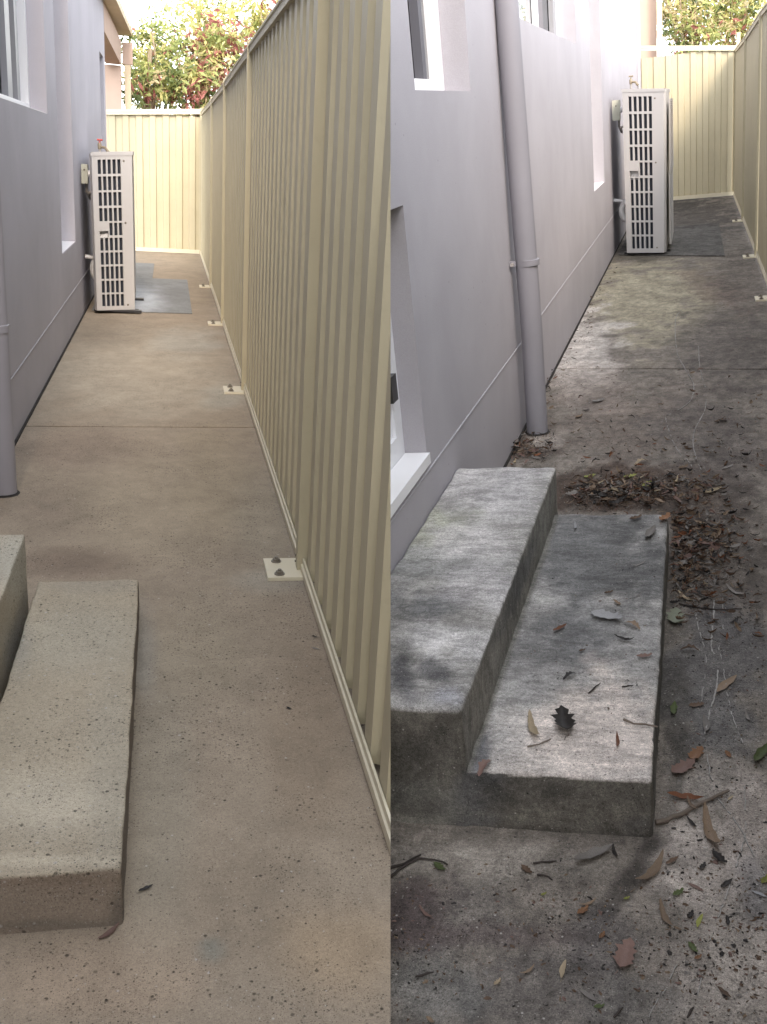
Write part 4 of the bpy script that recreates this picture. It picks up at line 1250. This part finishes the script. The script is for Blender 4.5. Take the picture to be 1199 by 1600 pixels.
lv((1112, 1335), (1138, 1352), 2, 'dark', 'rotted black leaf at the tip of the long brown leaf')
lv((900, 1356), (957, 1328), 1, 'grey', 'big grey brown leaf in front of the lower step', flatten=1.4)
lv((958, 1323), (967, 1345), 3, 'dark', 'black leaf beside the big grey brown leaf')
lv((994, 1389), (1036, 1340), 3, 'tan', 'tan folded leaf blade on the dark streak off the corner')
lv((1042, 1355), (1060, 1341), 1, 'brown', 'brown leaf right of the tan blade by the corner')
lv((904, 1433), (918, 1418), 2, 'orange', 'bright orange leaf in front of the steps')
lv((905, 1418), (932, 1408), 3, 'tan', 'thin tan leaf behind the bright orange leaf')
lv((966, 1518), (990, 1474), 5, 'pinkish', 'large flat reddish brown leaf near the bottom of the path')
lv((1032, 1414), (1053, 1456), 3, 'tan', 'tan blade of leaf near the yellow green leaf')
lv((1090, 1452), (1099, 1431), 0, 'lime', 'yellow green leaf on the pale concrete')
lv((1053, 1404), (1067, 1391), 2, 'green', 'ragged green scrap above the tan blade')
lv((1074, 1382), (1100, 1396), 0, 'pinkish', 'pinkish brown oval leaf above the yellow green leaf')
lv((1096, 1362), (1101, 1350), 2, 'dark', 'small black curled leaf beside the pale scuff')
lv((1128, 1392), (1144, 1376), 1, 'dark', 'dark narrow leaf right of the pinkish oval leaf')
lv((1134, 1433), (1140, 1450), 1, 'dark', 'dark flat leaf right of the yellow green leaf')
lv((1076, 1438), (1082, 1425), 2, 'dark', 'black crumpled leaf left of the yellow green leaf')
lv((1120, 1546), (1144, 1562), 1, 'brown', 'brown pointed leaf near the bottom outer corner')
lv((1075, 1476), (1092, 1491), 2, 'green', 'green leaf caught in a clump of dark soil')
lv((1086, 1502), (1096, 1494), 2, 'orange', 'orange flake just under the green leaf in the soil clump')
lv((878, 1532), (885, 1503), 0, 'cream', 'pale cream oval leaf in the foreground')
lv((813, 1526), (836, 1511), 3, 'tan', 'tan blade left of the pale cream oval leaf')
lv((773, 1543), (782, 1531), 2, 'cream', 'cream flake low in the foreground')
lv((814, 1356), (833, 1367), 2, 'brown', 'blunt brown leaf in front of the middle of the step')
lv((677, 1352), (698, 1362), 2, 'green', 'small green leaf by the long dark twigs')
lv((656, 1420), (678, 1438), 3, 'pinkish', 'pinkish blade on the dark reddish stain')
lv((928, 1578), (945, 1572), 2, 'green', 'dull green leaf at the bottom of the path')
lv((905, 1552), (936, 1568), 1, 'grey', 'grey leaf beside the dull green leaf at the bottom')
lv((846, 1402), (854, 1396), 2, 'lime', 'tiny lime leaf in front of the steps')
lv((975, 1408), (984, 1403), 2, 'lime', 'tiny lime leaf on the dark streak')
lv((938, 1470), (944, 1458), 2, 'orange', 'orange brown flake left of the large reddish leaf')
lv((1192, 1385), (1199, 1370), 2, 'lime', 'yellow leaf at the outer edge of the pale concrete')
lv((1174, 1394), (1200, 1405), 0, 'silver', 'pale curved leaf at the outer edge on a dark patch')
lv((666, 1592), (680, 1600), 2, 'tan', 'pink tan leaf at the very bottom of the dirty path')
lv((1138, 1252), (1147, 1245), 0, 'cream', 'pale small leaf past the tip of the thick twig')
lv((1165, 1115), (1174, 1130), 3, 'grey', 'curled grey leaf below the tan curled leaf')
lv((1060, 930), (1092, 943), 3, 'cream', 'long pale leaf at the foot of the litter beside the steps')
lv((1135, 920), (1168, 934), 3, 'grey', 'long grey leaf right of the pale trails')
lv((1088, 908), (1108, 916), 1, 'cream', 'pale oval leaf above the crosswise twig')
# on the far part of the path
lv((925, 630), (946, 626), 5, 'grey', 'light grey leaf on the bare concrete past the downpipe')
lv((900, 655), (910, 650), 2, 'tan', 'tan leaf near the wall past the downpipe')
lv((1128, 735), (1147, 728), 0, 'grey', 'pale leaf near the upper right of the litter heap')
lv((992, 728), (1014, 721), 6, 'cream', 'pale curled leaf just above the litter heap')
lv((1062, 735), (1074, 729), 2, 'tan', 'tan leaf right above the litter heap')
lv((1118, 663), (1131, 656), 1, 'brown', 'brown leaf by itself on the mid path')
lv((912, 748), (932, 744), 5, 'lime', 'yellow green leaf at the wall side of the litter heap')
lv((974, 748), (996, 744), 5, 'lime', 'yellow green leaf in the middle of the litter heap')
lv((1005, 768), (1020, 756), 5, 'lime', 'ragged yellow leaf on top of the litter heap')
lv((1100, 776), (1128, 764), 1, 'cream', 'long golden leaf at the outer end of the litter heap')
twig(R, [(1027, 1291), (1062, 1277), (1100, 1258), (1139, 1239)], 0.0058, M['twig'], 'thick grey twig pointing out from the corner of the steps')
twig(R, [(608, 1376), (632, 1356), (655, 1344), (680, 1346), (700, 1354)], 0.0032, M['darktwig'], 'long dark bent twig in front of the step by the green leaf')
twig(R, [(606, 1360), (634, 1352), (658, 1338)], 0.003, M['darktwig'], 'dark straight twig crossing the long bent twig')
twig(R, [(834, 1351), (870, 1347)], 0.002, M['darktwig'], 'short dark twig above the blunt brown leaf')
twig(R, [(840, 1369), (856, 1371), (864, 1377)], 0.002, M['darktwig'], 'short curved twig right of the blunt brown leaf')
twig(R, [(650, 1529), (678, 1521)], 0.002, M['darktwig'], 'thin twig in the lower corner of the grimy concrete')
twig(R, [(1062, 945), (1090, 951), (1125, 955), (1160, 953)], 0.0028, M['darktwig'], 'dark twig lying crosswise over the pale trails')
twig(R, [(1060, 960), (1085, 963)], 0.002, M['twig'], 'thin twig beside the pale sage leaf')
twig(R, [(960, 1592), (974, 1576)], 0.002, M['darktwig'], 'short twig at the bottom below the reddish leaf')
twig(R, [(1074, 1592), (1084, 1576)], 0.002, M['darktwig'], 'short curved twig at the bottom of the pale concrete')
# on the washed path
leaf(L, (186, 1446), (152, 1471), 0, 'pinkish', 'slender brown leaf at the corner of the clean step')
leaf(L, (217, 1397), (239, 1385), 1, 'dark', 'dark leaf on the washed path beside the clean step')
leaf(L, (447, 1107), (456, 1110), 2, 'dark', 'single black chip of leaf in the middle of the washed path')
leaf(L, (486, 995), (498, 998), 0, 'dark', 'dark leaf poking from under the fence rail of the washed path')
leaf(L, (486, 1013), (500, 1017), 0, 'grey', 'pale leaf poking from under the fence rail of the washed path')

# the heap behind the steps, the drift beside them, and the drift at the foot of the wall
rnd = random.Random(42)
cols = ['brown'] * 5 + ['tan'] * 3 + ['grey'] * 3 + ['rust', 'pinkish', 'pinkish', 'dark', 'dark', 'cream']


WORD = dict(brown='brown', tan='light tan', grey='weathered grey', rust='rusty red', pinkish='pinkish brown', dark='blackened', cream='pale cream')


def scatter(n, px_fn, label, group, smin, smax, zmax):
    for _ in range(n):
        x, y = px_fn()
        p = R.hz(x, y); l = rnd.uniform(smin, smax); a = rnd.uniform(0, 2 * math.pi)
        d = Vector((math.cos(a), math.sin(a), 0)) * l / 2
        zz = Vector((0, 0, rnd.uniform(0, zmax)))
        cw = rnd.choice(cols)
        leaf(R, None, None, rnd.choice([0, 1, 2, 3, 4, 5, 6, 7]), cw, WORD[cw] + ' ' + label, group=group, roll=rnd.uniform(-0.5, 0.5), flatten=rnd.uniform(1, 1.8), pos=(p - d + zz, p + d + zz))


scatter(120, lambda: (rnd.triangular(872, 1130, 960), rnd.gauss(772, 11)), 'dry leaf in the heap of brown litter behind the grimy steps', 'leaves heaped behind the grimy steps', 0.022, 0.07, 0.03)
scatter(85, lambda: (1052 + abs(rnd.gauss(0, 45)), rnd.triangular(800, 925, 850)), 'dry leaf in the loose drift along the outer side of the grimy steps', 'leaves drifted along the side of the grimy steps', 0.02, 0.06, 0.012)
scatter(26, lambda: (rnd.uniform(800, 845), rnd.gauss(705, 12)), 'dry leaf in the drift at the foot of the wall by the downpipe', 'leaves at the foot of the downpipe', 0.025, 0.06, 0.012)


def litter(al, n, px_fn, smin, smax, mats, zs=0.0):
    vs, fs, mi = [], [], []
    for _ in range(n):
        x, y = px_fn()
        p = al.hz(x, y, zs)
        a = rnd.uniform(0, 6.28); l = rnd.uniform(smin, smax) * rnd.uniform(0.5, 1); w = l * rnd.uniform(0.2, 0.75); hgt = l * rnd.uniform(0.05, 0.25) + 0.001
        u = Vector((math.cos(a), math.sin(a), 0)) * l / 2; v = Vector((-math.sin(a), math.cos(a), 0)) * w / 2
        i = len(vs); m_ = rnd.randrange(len(mats)); kk = rnd.choice((5, 6, 7))
        for q in range(kk):
            an = 2 * math.pi * (q + rnd.uniform(-.35, .35)) / kk; rr_ = rnd.uniform(0.55, 1.15)
            vs.append(p + u * math.cos(an) * rr_ + v * math.sin(an) * rr_ + Vector((0, 0, rnd.uniform(-0.0005, hgt * 0.7))))
        vs.append(p + u * rnd.uniform(-.3, .3) + Vector((0, 0, hgt)))
        for q in range(kk): fs.append((i + q, i + (q + 1) % kk, i + kk)); mi.append(m_)
    me = bpy.data.meshes.new('leaf_litter'); me.from_pydata(vs, [], fs)
    for m_ in mats: me.materials.append(m_)
    me.polygons.foreach_set('material_index', mi)
    o = bpy.data.objects.new('leaf_litter', me); COL.objects.link(o); o.matrix_world = al.M
    o['kind'] = 'stuff'
    return o


ml = [LEAF['brown'], LEAF['dark'], LEAF['tan'], LEAF['brown'], LEAF['grey'], LEAF['dark'], LEAF['pinkish']]


def any_ground():
    while True:
        u = rnd.random()
        if u < 0.30: x, y = rnd.triangular(870, 1150, 950), rnd.gauss(770, 16)
        elif u < 0.45: x, y = 1052 + abs(rnd.gauss(0, 60)), rnd.uniform(790, 960)
        elif u < 0.53: x, y = rnd.uniform(798, 870), rnd.gauss(700, 16)
        elif u < 0.63: q = rnd.uniform(400, 720); x, y = 959 - 0.505 * (q - 390) + abs(rnd.gauss(4, 22)), q
        elif u < 0.84: x, y = rnd.uniform(880, 1199), rnd.uniform(400, 740)
        elif u < 0.93: x, y = rnd.uniform(1030, 1199), rnd.uniform(900, 1600)
        else: x, y = rnd.uniform(612, 1199), rnd.triangular(1335, 1600, 1450)
        p = R.hz(x, y)
        if p.x < WR + 0.02 or p.x > FR - 0.01: continue
        if y < 1330 and y > 800 and x < 1050: continue
        return x, y


o = litter(R, 9000, any_ground, 0.003, 0.017, ml)
props(o, 'scattered crumbs of dry leaf and grit over the grimy path', 'leaf litter')


def mass(n, px_fn, smin, smax, zmax, label):
    """The small broken leaves too many to count, as one object."""
    vs, fs, mi = [], [], []
    mats = [LEAF['brown'], LEAF['tan'], LEAF['grey'], LEAF['dark'], LEAF['pinkish'], LEAF['rust']]
    for _ in range(n):
        p = R.hz(*px_fn()); l = rnd.uniform(smin, smax)
        src = rnd.choice(LM)
        q = Matrix.Translation(p + Vector((0, 0, rnd.uniform(0.001, zmax)))) @ Matrix.Rotation(rnd.uniform(0, 6.28), 4, 'Z') @ Matrix.Rotation(rnd.uniform(-0.6, 0.6), 4, 'X') @ Matrix.Rotation(rnd.uniform(-0.4, 0.4), 4, 'Y') @ Matrix.Diagonal((l, l * rnd.uniform(0.6, 1.3), l * rnd.uniform(1, 2.2), 1))
        i = len(vs); vs += [q @ v.co for v in src.vertices]
        m_ = rnd.choices(range(6), (5, 3, 3, 3, 1, 1))[0]
        for f in src.polygons: fs.append(tuple(i + k for k in f.vertices)); mi.append(m_)
    me = bpy.data.meshes.new('broken_leaves'); me.from_pydata(vs, [], fs)
    for m_ in mats: me.materials.append(m_)
    me.polygons.foreach_set('material_index', mi)
    o = bpy.data.objects.new('broken_leaves', me); COL.objects.link(o); o.matrix_world = R.M
    o['kind'] = 'stuff'; props(o, label, 'leaf litter')


def heap_px():
    u = rnd.random()
    if u < 0.32: return rnd.triangular(870, 1160, 950), rnd.gauss(772, 13)
    if u < 0.65: return 1052 + abs(rnd.gauss(0, 52)), rnd.triangular(790, 960, 840)
    if u < 0.80: return rnd.uniform(885, 1192), rnd.triangular(540, 790, 750)
    if u < 0.86: return rnd.uniform(1060, 1195), rnd.uniform(790, 1010)
    if u < 0.92: return rnd.uniform(798, 868), rnd.gauss(700, 14)
    q = rnd.uniform(400, 700); return 959 - 0.505 * (q - 390) + abs(rnd.gauss(5, 18)), q


mass(1700, heap_px, 0.010, 0.042, 0.022, 'small broken leaves among the brown heaps on the dirty path')


def tread():
    while True:
        x, y = rnd.uniform(760, 1040), rnd.uniform(810, 1215)
        p = R.hz(x, y, zl)
        if p.x > u0.x + 0.04 + (u1.x - u0.x) * (p.y - u0.y) / (u1.y - u0.y) and p.x < r0.x - 0.02: return x, y


o = litter(R, 90, tread, 0.004, 0.013, ml, zl + 0.002)
props(o, 'small crumbs of leaf and grit over the lower grimy tread', 'leaf litter')
